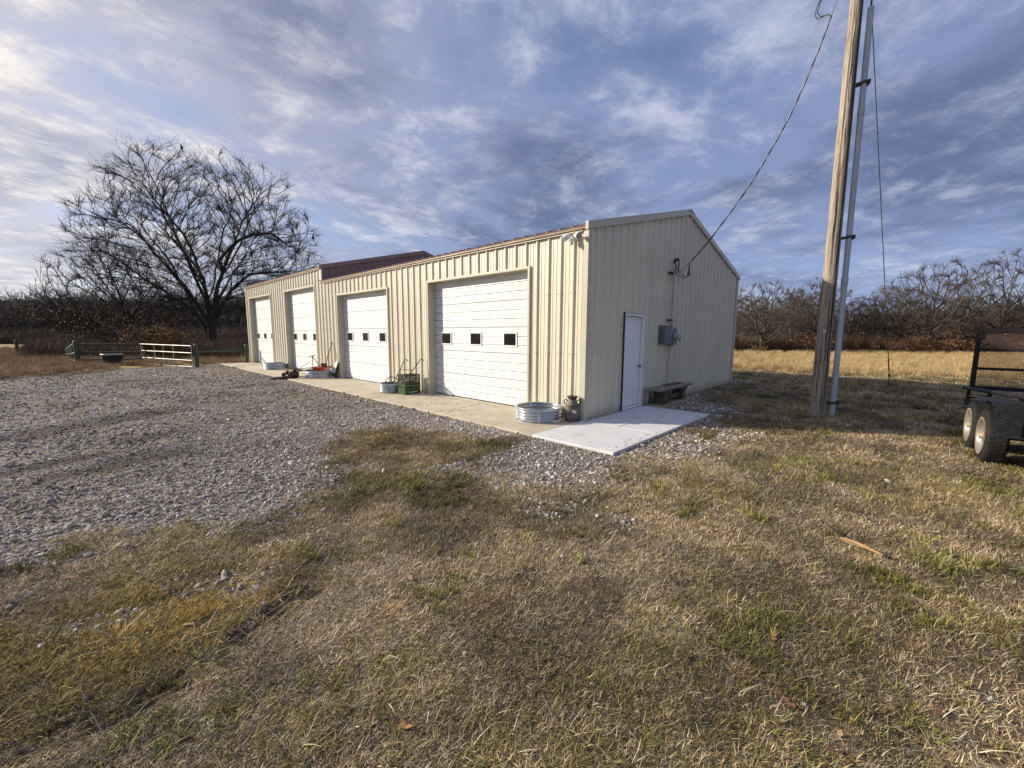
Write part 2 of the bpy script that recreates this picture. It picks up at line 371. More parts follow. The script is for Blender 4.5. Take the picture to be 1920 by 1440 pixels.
# ------------------------------------------------------------------ mesh builder
class MB:
    def __init__(self):
        self.v, self.f = [], []

    def add(self, vs, fs):
        o = len(self.v)
        self.v += [tuple(p) for p in vs]
        self.f += [tuple(i + o for i in q) for q in fs]
        return self

    def box(self, a, b2):
        (x0, y0, z0), (x1, y1, z1) = a, b2
        return self.add([(x0, y0, z0), (x1, y0, z0), (x1, y1, z0), (x0, y1, z0), (x0, y0, z1), (x1, y0, z1), (x1, y1, z1), (x0, y1, z1)],
                        [(0, 3, 2, 1), (4, 5, 6, 7), (0, 1, 5, 4), (1, 2, 6, 5), (2, 3, 7, 6), (3, 0, 4, 7)])

    def hexa(self, lo, hi):
        n = len(lo)
        return self.add(list(lo) + list(hi), [tuple(range(n))[::-1], tuple(range(n, 2 * n))] + [(i, (i + 1) % n, n + (i + 1) % n, n + i) for i in range(n)])

    def beam(self, p, q, w, h, up=(0, 0, 1)):
        p, q, up = Vector(p), Vector(q), Vector(up)
        d = (q - p).normalized()
        s = d.cross(up)
        if s.length < 1e-4:
            s = d.cross(Vector((1, 0, 0)))
        s.normalize()
        u = s.cross(d)
        c = [(-1, -1), (1, -1), (1, 1), (-1, 1)]
        return self.hexa([p + s * (a * w / 2) + u * (b3 * h / 2) for a, b3 in c], [q + s * (a * w / 2) + u * (b3 * h / 2) for a, b3 in c])

    def tube(self, pts, rad, n=8, cap=True, closed=False):
        pts = [Vector(p) for p in pts]
        k = len(pts)
        if not hasattr(rad, '__len__'):
            rad = [rad] * k
        ref = None
        rings = []
        for i in range(k):
            if closed:
                d = pts[(i + 1) % k] - pts[i - 1]
            else:
                d = pts[min(i + 1, k - 1)] - pts[max(i - 1, 0)]
            d.normalize()
            if ref is None:
                ref = d.orthogonal().normalized()
            ref = (ref - d * ref.dot(d))
            if ref.length < 1e-5:
                ref = d.orthogonal()
            ref.normalize()
            s = d.cross(ref)
            rings.append([pts[i] + (ref * math.cos(2 * math.pi * j / n) + s * math.sin(2 * math.pi * j / n)) * rad[i] for j in range(n)])
        vs = [p for r in rings for p in r]
        fs = []
        for i in range(k if closed else k - 1):
            a, b4 = i * n, ((i + 1) % k) * n
            fs += [(a + j, a + (j + 1) % n, b4 + (j + 1) % n, b4 + j) for j in range(n)]
        if cap and not closed:
            fs += [tuple(range(n))[::-1], tuple((k - 1) * n + j for j in range(n))]
        return self.add(vs, fs)

    def lathe(self, prof, n=24, c=(0, 0, 0), axis='z', close=False):
        vs, fs = [], []
        for r, z in prof:
            for j in range(n):
                a = 2 * math.pi * j / n
                x, y = r * math.cos(a), r * math.sin(a)
                if axis == 'z':
                    vs.append((c[0] + x, c[1] + y, c[2] + z))
                elif axis == 'y':
                    vs.append((c[0] + x, c[1] + z, c[2] + y))
                else:
                    vs.append((c[0] + z, c[1] + x, c[2] + y))
        k = len(prof)
        for i in range(k - 1):
            a, b5 = i * n, (i + 1) * n
            fs += [(a + j, a + (j + 1) % n, b5 + (j + 1) % n, b5 + j) for j in range(n)]
        if close:
            fs += [tuple(range(n))[::-1], tuple((k - 1) * n + j for j in range(n))]
        return self.add(vs, fs)

    def ball(self, c, r, n=10, m2=7):
        rx, ry, rz = r if hasattr(r, '__len__') else (r, r, r)
        vs, fs = [], []
        for i in range(m2 + 1):
            ph = math.pi * i / m2
            for j in range(n):
                a = 2 * math.pi * j / n
                vs.append((c[0] + rx * math.sin(ph) * math.cos(a), c[1] + ry * math.sin(ph) * math.sin(a), c[2] - rz * math.cos(ph)))
        for i in range(m2):
            fs += [(i * n + j, i * n + (j + 1) % n, (i + 1) * n + (j + 1) % n, (i + 1) * n + j) for j in range(n)]
        return self.add(vs, fs)

    def xf(self, mtx):
        self.v = [tuple(mtx @ Vector(p)) for p in self.v]
        return self

    def mesh(self, name, material, smooth=False):
        me = bpy.data.meshes.new(name)
        me.from_pydata(self.v, [], self.f)
        me.validate()
        import bmesh
        bm = bmesh.new()
        bm.from_mesh(me)
        bmesh.ops.recalc_face_normals(bm, faces=bm.faces)
        bm.to_mesh(me)
        bm.free()
        if smooth:
            me.polygons.foreach_set('use_smooth', [True] * len(me.polygons))
            me.set_sharp_from_angle(angle=R(38))
        me.materials.append(M[material] if isinstance(material, str) else material)
        return me

    def build(self, name, material, parent=None, smooth=False, bevel=0.0):
        o = bpy.data.objects.new(name, self.mesh(name, material, smooth))
        COL.objects.link(o)
        if parent:
            o.parent = parent
        if bevel:
            md = o.modifiers.new('bevel', 'BEVEL')
            md.width = bevel
            md.segments = 2
            md.limit_method = 'ANGLE'
        return o


def thing(name, label, cat, loc=(0, 0, 0), rz=0.0, group=None):
    o = bpy.data.objects.new(name, None)
    COL.objects.link(o)
    o.location = loc
    o.rotation_euler = (0, 0, rz)
    o.empty_display_size = 0.2
    return tag(o, label, cat, group)


def tag(o, label=None, cat=None, group=None, kind=None):
    if label:
        o['label'] = label
    if cat:
        o['category'] = cat
    if group:
        o['group'] = group
    if kind:
        o['kind'] = kind
    return o


def share(name, me, parent, loc=(0, 0, 0), rot=(0, 0, 0), scl=(1, 1, 1)):
    o = bpy.data.objects.new(name, me)
    COL.objects.link(o)
    o.parent = parent
    o.location = loc
    o.rotation_euler = rot
    o.scale = scl
    return o


# ------------------------------------------------------------------ numpy noise and ground functions
_tab = np.random.RandomState(3).rand(8, 256, 256)


def vnoise(x, y, s, seed=0):
    x = np.asarray(x, float) * s + 1000.0
    y = np.asarray(y, float) * s + 1000.0
    xi, yi = np.floor(x).astype(int), np.floor(y).astype(int)
    fx, fy = x - xi, y - yi
    fx, fy = fx * fx * (3 - 2 * fx), fy * fy * (3 - 2 * fy)
    T = _tab[seed % 8]
    a, b6 = T[xi % 256, yi % 256], T[(xi + 1) % 256, yi % 256]
    c6, d6 = T[xi % 256, (yi + 1) % 256], T[(xi + 1) % 256, (yi + 1) % 256]
    return (a * (1 - fx) + b6 * fx) * (1 - fy) + (c6 * (1 - fx) + d6 * fx) * fy


def fbm(x, y, s, octv=4, seed=0):
    r, a, tot = 0.0, 1.0, 0.0
    for i in range(octv):
        r = r + a * vnoise(x, y, s * 2 ** i, seed + i)
        tot += a
        a *= 0.5
    return r / tot


def sd_poly(x, y, poly):
    x, y = np.asarray(x, float), np.asarray(y, float)
    d = np.full(x.shape, 1e9)
    ins = np.zeros(x.shape, bool)
    n = len(poly)
    for i in range(n):
        (ax, ay), (bx, by) = poly[i], poly[(i + 1) % n]
        ex, ey = bx - ax, by - ay
        wx, wy = x - ax, y - ay
        tt = np.clip((wx * ex + wy * ey) / (ex * ex + ey * ey + 1e-12), 0, 1)
        d = np.minimum(d, np.hypot(wx - ex * tt, wy - ey * tt))
        cnd = ((ay > y) != (by > y)) & (x < (bx - ax) * (y - ay) / (by - ay + 1e-12) + ax)
        ins ^= cnd
    return np.where(ins, d, -d)


LOT = [(-40, -3.0), (-12, -0.9), (-7.15, -0.45), (-6.48, -0.22), (-5.97, -0.28), (-5.5, -0.05), (-4.74, 0.37), (-4.2, 0.6), (-3.7, 0.0), (-3.35, -0.6),
       (-3.2, -1.3), (-3.0, -1.75), (-2.32, -1.9), (-1.6, -2.05), (-0.44, -2.3), (1.65, -2.15), (3.6, -1.75), (4.5, -0.95), (5.6, -0.35), (8.9, -0.30),
       (10.9, -0.5), (10.7, 0.6), (9.0, 22.5), (-1.5, 22.6), (-3.2, 21.9), (-5.0, 21.9), (-6.3, 20.9), (-7.5, 19.6), (-8.8, 18.4), (-22, 11.0), (-45, 4.0)]
ISLE = [(-3.56, 2.55), (-2.75, 2.32), (-2.29, 1.16), (-2.15, 0.25), (-2.69, 0.0), (-3.5, 0.1), (-4.01, 0.74), (-4.1, 1.26)]


def cap_d(x, y, a, b7):
    ex, ey = b7[0] - a[0], b7[1] - a[1]
    wx, wy = x - a[0], y - a[1]
    tt = np.clip((wx * ex + wy * ey) / (ex * ex + ey * ey), 0, 1)
    return np.hypot(wx - ex * tt, wy - ey * tt)


def gravel(x, y):
    s = sd_poly(x, y, LOT)
    far = np.clip((np.asarray(y) - 10) / 8, 0, 1)
    wob = (fbm(x, y, 0.9, 3, 1) - 0.5) * 1.3 + (fbm(x, y, 4.0, 2, 4) - 0.5) * 0.5
    g = 0.5 + (s + wob * (1 - 0.8 * far)) * (0.62 + 0.4 * far)
    i = sd_poly(x, y, ISLE) + (fbm(x, y, 1.6, 3, 2) - 0.5) * 1.1
    g = np.where(i > -0.25, np.minimum(g, 0.5 - (i + 0.12) * 1.8), g)
    # thin stone patches strayed into the turf, thin grass strayed onto the lot
    band = np.clip(1 - np.abs(s + 0.8) / 1.5, 0, 1)
    g = np.where(s < 0, np.maximum(g, np.clip((fbm(x, y, 1.5, 3, 5) - 0.60) * 4.0, 0, 0.55) * band), g)
    # a thin row of stones left of the tyre track
    g = np.maximum(g, np.clip(1 - cap_d(x, y, (-6.95, -1.02), (-5.75, -1.16)) / 0.20, 0, 1) * np.clip(0.15 + (fbm(x, y, 3.0, 3, 2) - 0.40) * 3.2, 0, 0.62))
    tuft = (fbm(x, y, 1.1, 3, 6) - 0.57) * 5.0 * np.clip(1.9 - s, 0, 1)
    g = np.where(s > 0, g - np.clip(tuft, 0, 1.0), g)
    return np.clip(g, 0, 1)


def damp(x, y):
    r = np.zeros(np.shape(x))
    for a, b8, w in (((-7.3, 6.2), (-5.6, 7.15), 0.42), ((-7.0, 2.75), (-5.8, 2.85), 0.26), ((-6.4, 4.2), (-5.6, 4.5), 0.16), ((-5.8, 15.4), (-4.2, 14.8), 0.3),
                     ((-7.6, 3.4), (-6.6, 3.6), 0.12), ((-4.9, 8.6), (-3.8, 9.2), 0.14), ((-3.2, 10.6), (-2.2, 11.0), 0.2)):
        d = cap_d(x, y, a, b8) + (fbm(x, y, 2.5, 3, 3) - 0.5) * 0.55
        r = np.maximum(r, np.clip(1 - (d - w * 0.3) / (w * 1.2), 0, 1))
    return r


TREADS = []
for k in range(4):
    o = 0.052 * k
    TREADS.append(((-6.20 + o * 0.5, -1.74 - o), (-5.72 + o * 0.5, -1.50 - o)))
    TREADS.append(((-6.95 + o * 0.1, -1.86 - o), (-6.42 + o * 0.1, -1.86 - o)))


def wear(x, y):
    # wheel tracks worn along the lot, roughly parallel to the walk
    w = np.zeros(np.shape(x))
    for x0, sl in ((-3.1, 0.02), (-4.7, 0.02), (-5.9, -0.05)):
        d = np.abs(x - (x0 + sl * (y - 6) + 0.5 * np.sin(y * 0.16)))
        w = np.maximum(w, np.exp(-(d / 0.35) ** 2))
    return w * np.clip((y - 3) / 3, 0, 1)


def gz(x, y):
    x, y = np.asarray(x, float), np.asarray(y, float)
    s = sd_poly(x, y, [(-1.6, -1.6), (2.5, -1.6), (2.5, -0.1), (9.5, -0.1), (9.5, 22.8), (-1.6, 22.8)])
    k = np.clip(-s / 1.2, 0, 1)
    z = -0.038 + k * ((fbm(x, y, 0.35, 3, 2) - 0.5) * 0.10 + (fbm(x, y, 3.0, 3, 5) - 0.5) * 0.035)
    for a, c8 in TREADS:
        d = cap_d(x, y, a, c8)
        u = (x - a[0]) * (c8[0] - a[0]) + (y - a[1]) * (c8[1] - a[1])
        z = z - 0.024 * np.exp(-(d / 0.017) ** 2) * np.clip((fbm(x, y, 6.0, 3, 1) - 0.30) * 4.0, 0, 1.2)
    far = np.clip((np.hypot(x + 6, y + 4) - 40) / 100, 0, 1)
    left = np.clip((y - 35) / 60, 0, 1) * np.clip((20 - x) / 30, 0, 1)
    dp = (x - CAM.x) * 0.724 + (y - CAM.y) * 0.690
    lt = (x - CAM.x) * 0.690 - (y - CAM.y) * 0.724
    hill = np.clip((dp - 84) * 0.034, 0, 5) * np.clip((-0.22 * dp - lt) / (0.1 * dp + 1e-6), 0, 1) * (dp > 0)
    return z + far * 0.6 * (1 - left) - left * 0.25 + hill


def axis_pts(a, b10, step, lo, hi, grow=1.13, fa=0.0, fb=0.0):
    c9 = [v for v in np.arange(a, b10 + 1e-6, step) if not fa - step * 0.5 < v < fb + step * 0.5] + list(np.arange(fa, fb, 0.014))
    c9 = sorted(c9)
    s, v = step, c9[-1]
    while v < hi:
        s *= grow
        v += s
        c9.append(min(v, hi))
    s, v = step, c9[0]
    out = []
    while v > lo:
        s *= grow
        v -= s
        out.append(max(v, lo))
    return np.array(out[::-1] + c9)


xs = axis_pts(-8.5, 4.0, 0.065, -420, 420, fa=-7.0, fb=-5.6)
ys = axis_pts(-5.5, 4.0, 0.065, -420, 420, fa=-2.1, fb=-1.44)
gx, gy = np.meshgrid(xs, ys)
gx, gy = gx.ravel(), gy.ravel()
GZ = gz(gx, gy)
nx, ny = len(xs), len(ys)
idx = np.arange(nx * ny).reshape(ny, nx)
quads = np.stack([idx[:-1, :-1], idx[:-1, 1:], idx[1:, 1:], idx[1:, :-1]], -1).reshape(-1, 4)
me = bpy.data.meshes.new('ground')
me.vertices.add(nx * ny)
me.vertices.foreach_set('co', np.stack([gx, gy, GZ], -1).ravel())
me.loops.add(quads.size)
me.loops.foreach_set('vertex_index', quads.ravel())
me.polygons.add(len(quads))
me.polygons.foreach_set('loop_start', np.arange(len(quads)) * 4)
me.polygons.foreach_set('loop_total', np.full(len(quads), 4))
me.polygons.foreach_set('use_smooth', np.ones(len(quads), bool))
me.update()


def field(x, y):
    # unmown golden hay beyond the mown yard
    e = x - 15.2 - (fbm(x, y, 0.25, 2, 3) - 0.5) * 2.5 - np.clip(-y - 2, 0, 60) * 0.55
    a = np.clip(e / 2.0, 0, 1)
    l = sd_poly(x, y, LOT)
    bl = np.clip((np.asarray(y) - 17.5 + np.clip(-np.asarray(x) - 9, 0, 99) * 0.55) / 2, 0, 1) * np.clip(-l / 0.8, 0, 1) * (np.asarray(x) < 6)
    return np.maximum(a, bl * 0.75)


for nm, fn in (('gravel', gravel), ('damp', damp), ('field', field)):
    at = me.attributes.new(nm, 'FLOAT', 'POINT')
    at.data.foreach_set('value', np.asarray(fn(gx, gy), np.float32))
me.materials.append(M['ground'])
ground = bpy.data.objects.new('ground', me)
COL.objects.link(ground)
tag(ground, 'winter ground of worn turf, crushed stone and dormant field', None, None, 'structure')


def zat(x, y):
    return float(gz(np.array([x]), np.array([y]))[0])


# ------------------------------------------------------------------ scatter through geometry nodes (only for uncountable stuff)
def hidden_collection(name, meshes):
    c = bpy.data.collections.new(name)
    for i, me3 in enumerate(meshes):
        o = bpy.data.objects.new('%s_%02d' % (name, i), me3)
        c.objects.link(o)
    return c


def scatter(name, label, pts, rot, scl, idx_, coll, tone=None):
    me4 = bpy.data.meshes.new(name)
    n = len(pts)
    me4.vertices.add(n)
    me4.vertices.foreach_set('co', np.asarray(pts, np.float32).ravel())
    for nm, typ, key, data in (('rot', 'FLOAT_VECTOR', 'vector', rot), ('scl', 'FLOAT_VECTOR', 'vector', scl), ('idx', 'INT', 'value', idx_)):
        a = me4.attributes.new(nm, typ, 'POINT')
        a.data.foreach_set(key, np.asarray(data).ravel().astype(np.int32 if typ == 'INT' else np.float32))
    a = me4.attributes.new('tone', 'FLOAT', 'POINT')
    a.data.foreach_set('value', np.asarray(tone if tone is not None else np.zeros(n), np.float32))
    o = bpy.data.objects.new(name, me4)
    COL.objects.link(o)
    ng = bpy.data.node_groups.new(name + '_scatter', 'GeometryNodeTree')
    ng.interface.new_socket('Geometry', in_out='INPUT', socket_type='NodeSocketGeometry')
    ng.interface.new_socket('Geometry', in_out='OUTPUT', socket_type='NodeSocketGeometry')
    N, L = ng.nodes, ng.links
    gi, go = N.new('NodeGroupInput'), N.new('NodeGroupOutput')
    m2p = N.new('GeometryNodeMeshToPoints')
    iop = N.new('GeometryNodeInstanceOnPoints')
    ci = N.new('GeometryNodeCollectionInfo')
    ci.inputs['Collection'].default_value = coll
    ci.inputs['Separate Children'].default_value = True
    ci.inputs['Reset Children'].default_value = True

    def att(nm, typ):
        a = N.new('GeometryNodeInputNamedAttribute')
        a.data_type = typ
        a.inputs[0].default_value = nm
        return [s for s in a.outputs if s.enabled and s.name == 'Attribute'][0]
    e2r = N.new('FunctionNodeEulerToRotation')
    L.new(gi.outputs[0], m2p.inputs[0])
    L.new(m2p.outputs[0], iop.inputs['Points'])
    L.new(ci.outputs[0], iop.inputs['Instance'])
    iop.inputs['Pick Instance'].default_value = True
    L.new(att('idx', 'INT'), iop.inputs['Instance Index'])
    L.new(att('rot', 'FLOAT_VECTOR'), e2r.inputs[0])
    L.new(e2r.outputs[0], iop.inputs['Rotation'])
    L.new(att('scl', 'FLOAT_VECTOR'), iop.inputs['Scale'])
    L.new(iop.outputs[0], go.inputs[0])
    md = o.modifiers.new('scatter', 'NODES')
    md.node_group = ng
    tag(o, label, None, None, 'stuff')
    return o


# ================================================================== THE BUILDING
W, HE, L1, HE2, L2 = 9.39, 3.636, 12.19, 4.178, 22.70
SLOPE = (4.834 - 3.636) / (W / 2)


def rib_profile(w):
    """points (u, height) over one sheet of width w: big ribs a foot apart, two small ones between"""
    pts = []
    p0 = w / 3
    for k in range(3):
        b11 = k * p0
        pts += [(b11 + 0.000, 0.032), (b11 + 0.014, 0.032), (b11 + 0.036, 0.0)]
        for q in (0.115, 0.205):
            pts += [(b11 + q - 0.016, 0.0), (b11 + q - 0.007, 0.006), (b11 + q + 0.007, 0.006), (b11 + q + 0.016, 0.0)]
        pts += [(b11 + p0 - 0.036, 0.0), (b11 + p0 - 0.014, 0.032)]
    pts.append((w, 0.032))
    return pts


def sheet(name, mtl, parent, O, U, V, N, u0, u1, spans, phase=0.0):
    """one ribbed steel sheet: spans = list of (ua, ub, v_low(u), v_high(u))"""
    O, U, V, N = Vector(O), Vector(U), Vector(V), Vector(N)
    prof = [(u0 + a, h) for a, h in rib_profile(0.9144)]

    def hgt(u):
        for (a, h), (b12, h2) in zip(prof, prof[1:]):
            if a <= u <= b12:
                return h + (h2 - h) * ((u - a) / max(b12 - a, 1e-9))
        return prof[-1][1]
    mb = MB()
    for ua, ub, vl, vh in spans:
        us = [ua] + [a for a, _ in prof if ua + 1e-4 < a < ub - 1e-4] + [ub]
        vs = []
        for u in us:
            h = hgt(u)
            zl, zh = vl(u), vh(u)
            vs += [O + U * u + V * zl + N * h, O + U * u + V * zh + N * h]
        mb.add(vs, [(2 * i, 2 * i + 2, 2 * i + 3, 2 * i + 1) for i in range(len(us) - 1)])
    if mb.f:
        return mb.build(name, mtl, parent)


def wall(parent, mtl, O, U, N, ulen, vlow, vhigh, holes=(), name='wall_sheet', u_start=0.0):
    u = u_start
    while u < ulen - 1e-4:
        ue = min(u + 0.9144, ulen)
        cuts = sorted({u, ue} | {x for h in holes for x in h[:2] if u < x < ue} | ({W / 2} if u < W / 2 < ue else set()))
        spans = []
        for a, c10 in zip(cuts, cuts[1:]):
            mid_u = (a + c10) / 2
            lo = vlow
            for h in holes:
                if h[0] < mid_u < h[1]:
                    lo = (lambda z: (lambda u2: z))(h[2])
            spans.append((a, c10, lo, vhigh))
        sheet(name, mtl, parent, O, U, (0, 0, 1), N, u, ue, spans)
        u = ue


def const(z):
    return lambda u: z


def rake(h0):
    return lambda u: h0 + SLOPE * (W / 2 - abs(u - W / 2))


doors1 = [(1.394, 5.12), (7.201, 10.856)]
doors2 = [(12.847, 16.428), (18.418, 22.128)]
DT1, DT2 = 3.089, 3.584
near = thing('metal_garage', 'long low tan ribbed-metal garage wing with two white roll-up doors, nearest the camera', 'garage')
far = thing('metal_garage', 'taller tan metal garage wing with brown roof joined behind the low wing', 'garage')
ZB = -0.03
wall(near, 'tan_metal', (0, 0, 0), (0, 1, 0), (-1, 0, 0), L1, const(ZB), const(HE + 0.02), [(*d, DT1) for d in doors1])
wall(far, 'tan_metal', (0, 0, 0), (0, 1, 0), (-1, 0, 0), L2, const(ZB), const(HE2 + 0.02), [(*d, DT2) for d in doors2], u_start=L1)
wall(near, 'tan_metal', (0, 0, 0), (1, 0, 0), (0, -1, 0), W, const(ZB), rake(HE), [(1.441, 2.378, 2.13)])
wall(near, 'tan_metal', (W, 0, 0), (0, 1, 0), (1, 0, 0), L1, const(ZB), const(HE))
wall(far, 'tan_metal', (W, L1, 0), (0, 1, 0), (1, 0, 0), L2 - L1, const(ZB), const(HE2))
wall(far, 'tan_metal', (0, L2, 0), (1, 0, 0), (0, 1, 0), W, const(ZB), rake(HE2))
wall(far, 'brown_metal', (0, L1, 0), (1, 0, 0), (0, -1, 0), W, rake(HE), rake(HE2), name='gable_sheet')


def roof(parent, h0, ya, yb):
    c = math.hypot(1, SLOPE)
    for side in (0, 1):
        u = ya
        while u < yb - 1e-3:
            ue = min(u + 0.9144, yb)
            prof = [p for p in rib_profile(0.9144) if p[0] <= ue - u + 1e-6]
            if prof[-1][0] < ue - u - 1e-4:
                prof.append((ue - u, prof[-1][1]))
            x_e, x_r = (-0.10, W / 2) if side == 0 else (W + 0.10, W / 2)
            z_e, z_r = h0 + 0.05 - 0.10 * SLOPE, h0 + 0.05 + SLOPE * W / 2
            nx_ = -SLOPE / c if side == 0 else SLOPE / c
            nz_ = 1 / c
            lo, hi = [], []
            for a, h in prof:
                lo.append((x_e + nx_ * h, u + a, z_e + nz_ * h))
                hi.append((x_r, u + a, z_r + nz_ * h))
            for a in (prof[-1][0], prof[0][0]):
                lo.append((x_e - nx_ * 0.012, u + a, z_e - nz_ * 0.012))
                hi.append((x_r, u + a, z_r - nz_ * 0.012))
            MB().hexa(lo, hi).build('roof_sheet', 'brown_metal', parent)
            u = ue


roof(near, HE, 0.0, L1 - 0.003)
roof(far, HE2, L1, L2)


def trim(parent, name, a, b13, mtl='tan_trim'):
    return MB().box(a, b13).build(name, mtl, parent, bevel=0.004)


# corner posts, eave flashing, rake boards, ridge caps, base strips
trim(near, 'corner_trim', (-0.042, -0.042, ZB), (0.0, 0.075, HE - 0.005))
trim(near, 'corner_trim', (0.003, -0.039, ZB), (0.085, -0.003, HE + 0.0))
trim(near, 'corner_trim', (W - 0.075, -0.040, ZB), (W + 0.040, -0.002, HE))
trim(far, 'corner_trim', (-0.044, L1 - 0.11, HE + 0.03), (0.003, L1 - 0.003, HE2 + 0.02))
trim(far, 'corner_trim', (-0.043, L1 - 0.002, HE - 0.05), (0.002, L1 + 0.10, HE2 + 0.0))
trim(far, 'corner_trim', (-0.043, L2 - 0.075, ZB), (0.0, L2 + 0.04, HE2))
trim(near, 'eave_flashing', (-0.088, -0.02, HE - 0.030), (0.04, L1 - 0.12, HE + 0.024), 'eave_brown')
trim(far, 'eave_flashing', (-0.088, L1 - 0.02, HE2 - 0.030), (0.04, L2 + 0.02, HE2 + 0.024), 'eave_brown')
trim(near, 'eave_strip', (-0.060, 0.080, HE - 0.065), (-0.034, L1 - 0.12, HE - 0.032))
trim(far, 'eave_strip', (-0.060, L1 + 0.102, HE2 - 0.065), (-0.034, L2 - 0.08, HE2 - 0.032))


def rake_board(parent, h0, y0, y1, hh, mtl):
    for s in (0, 1):
        xa = -0.10 if s == 0 else W + 0.10
        za = h0 - 0.10 * SLOPE
        zr = h0 + SLOPE * W / 2
        lo = [(xa, y0, za - 0.03), (xa, y1, za - 0.03), (xa, y1, za + hh), (xa, y0, za + hh)]
        hi = [(W / 2, y0, zr - 0.03), (W / 2, y1, zr - 0.03), (W / 2, y1, zr + hh), (W / 2, y0, zr + hh)]
        MB().hexa(lo, hi).build('rake_trim', mtl, parent)


rake_board(near, HE, -0.062, -0.003, 0.115, 'tan_trim')
rake_board(far, HE2, L1 - 0.065, L1 - 0.004, 0.13, 'brown_metal')
for par, h0, ya, yb in ((near, HE, -0.08, L1 - 0.07), (far, HE2, L1 - 0.08, L2 + 0.05)):
    zr = h0 + 0.05 + SLOPE * W / 2
    MB().hexa([(W / 2 - 0.2, ya, zr - 0.2 * SLOPE + 0.03), (W / 2, ya, zr + 0.048), (W / 2 + 0.2, ya, zr - 0.2 * SLOPE + 0.03), (W / 2, ya, zr + 0.035)],
              [(W / 2 - 0.2, yb, zr - 0.2 * SLOPE + 0.03), (W / 2, yb, zr + 0.048), (W / 2 + 0.2, yb, zr - 0.2 * SLOPE + 0.03), (W / 2, yb, zr + 0.035)]).build('ridge_cap', 'brown_metal', par)
# floor slab edge the wall stands on
MB().box((0.01, 0.01, -0.2), (W - 0.01, L1 - 0.01, -0.012)).build('foundation', 'concrete_old', near)
MB().box((0.01, L1 + 0.01, -0.2), (W - 0.01, L2 - 0.01, -0.012)).build('foundation', 'concrete_old', far)

# screws along the girts
for par, rows in ((near, (1.28, 2.47)), (far, (1.28, 2.47, 3.7))):
    mb = MB()
    ya, yb = (0.0, L1) if par is near else (L1, L2)
    holes = doors1 if par is near else doors2
    top = DT1 if par is near else DT2
    k = 0
    while ya + k * 0.3048 < yb:
        for off in (0.052, 0.255):
            y = ya + k * 0.3048 + off
            if y > yb - 0.05 or y < 0.09:
                continue
            for z in rows:
                if any(a - 0.08 < y < b14 + 0.08 for a, b14 in holes) and z < top + 0.05:
                    continue
                mb.lathe([(0.011, 0.0), (0.011, -0.006), (0.005, -0.009)], 6, (0, y, z), axis='x', close=True)
        k += 1
    if par is near:
        k = 0
        while k * 0.3048 < W:
            for off in (0.052, 0.255):
                x = k * 0.3048 + off
                if x > W - 0.09 or x < 0.1:
                    continue
                for z in (1.28, 2.47, 3.32):
                    if 1.36 < x < 2.46 and z < 2.2:
                        continue
                    mb.lathe([(0.011, 0.0), (0.011, -0.006), (0.005, -0.009)], 6, (x, 0, z), axis='y', close=True)
            k += 1
    tag(mb.build('screws', 'box_grey', par), kind='stuff')

# ---- overhead doors
REC = 0.19


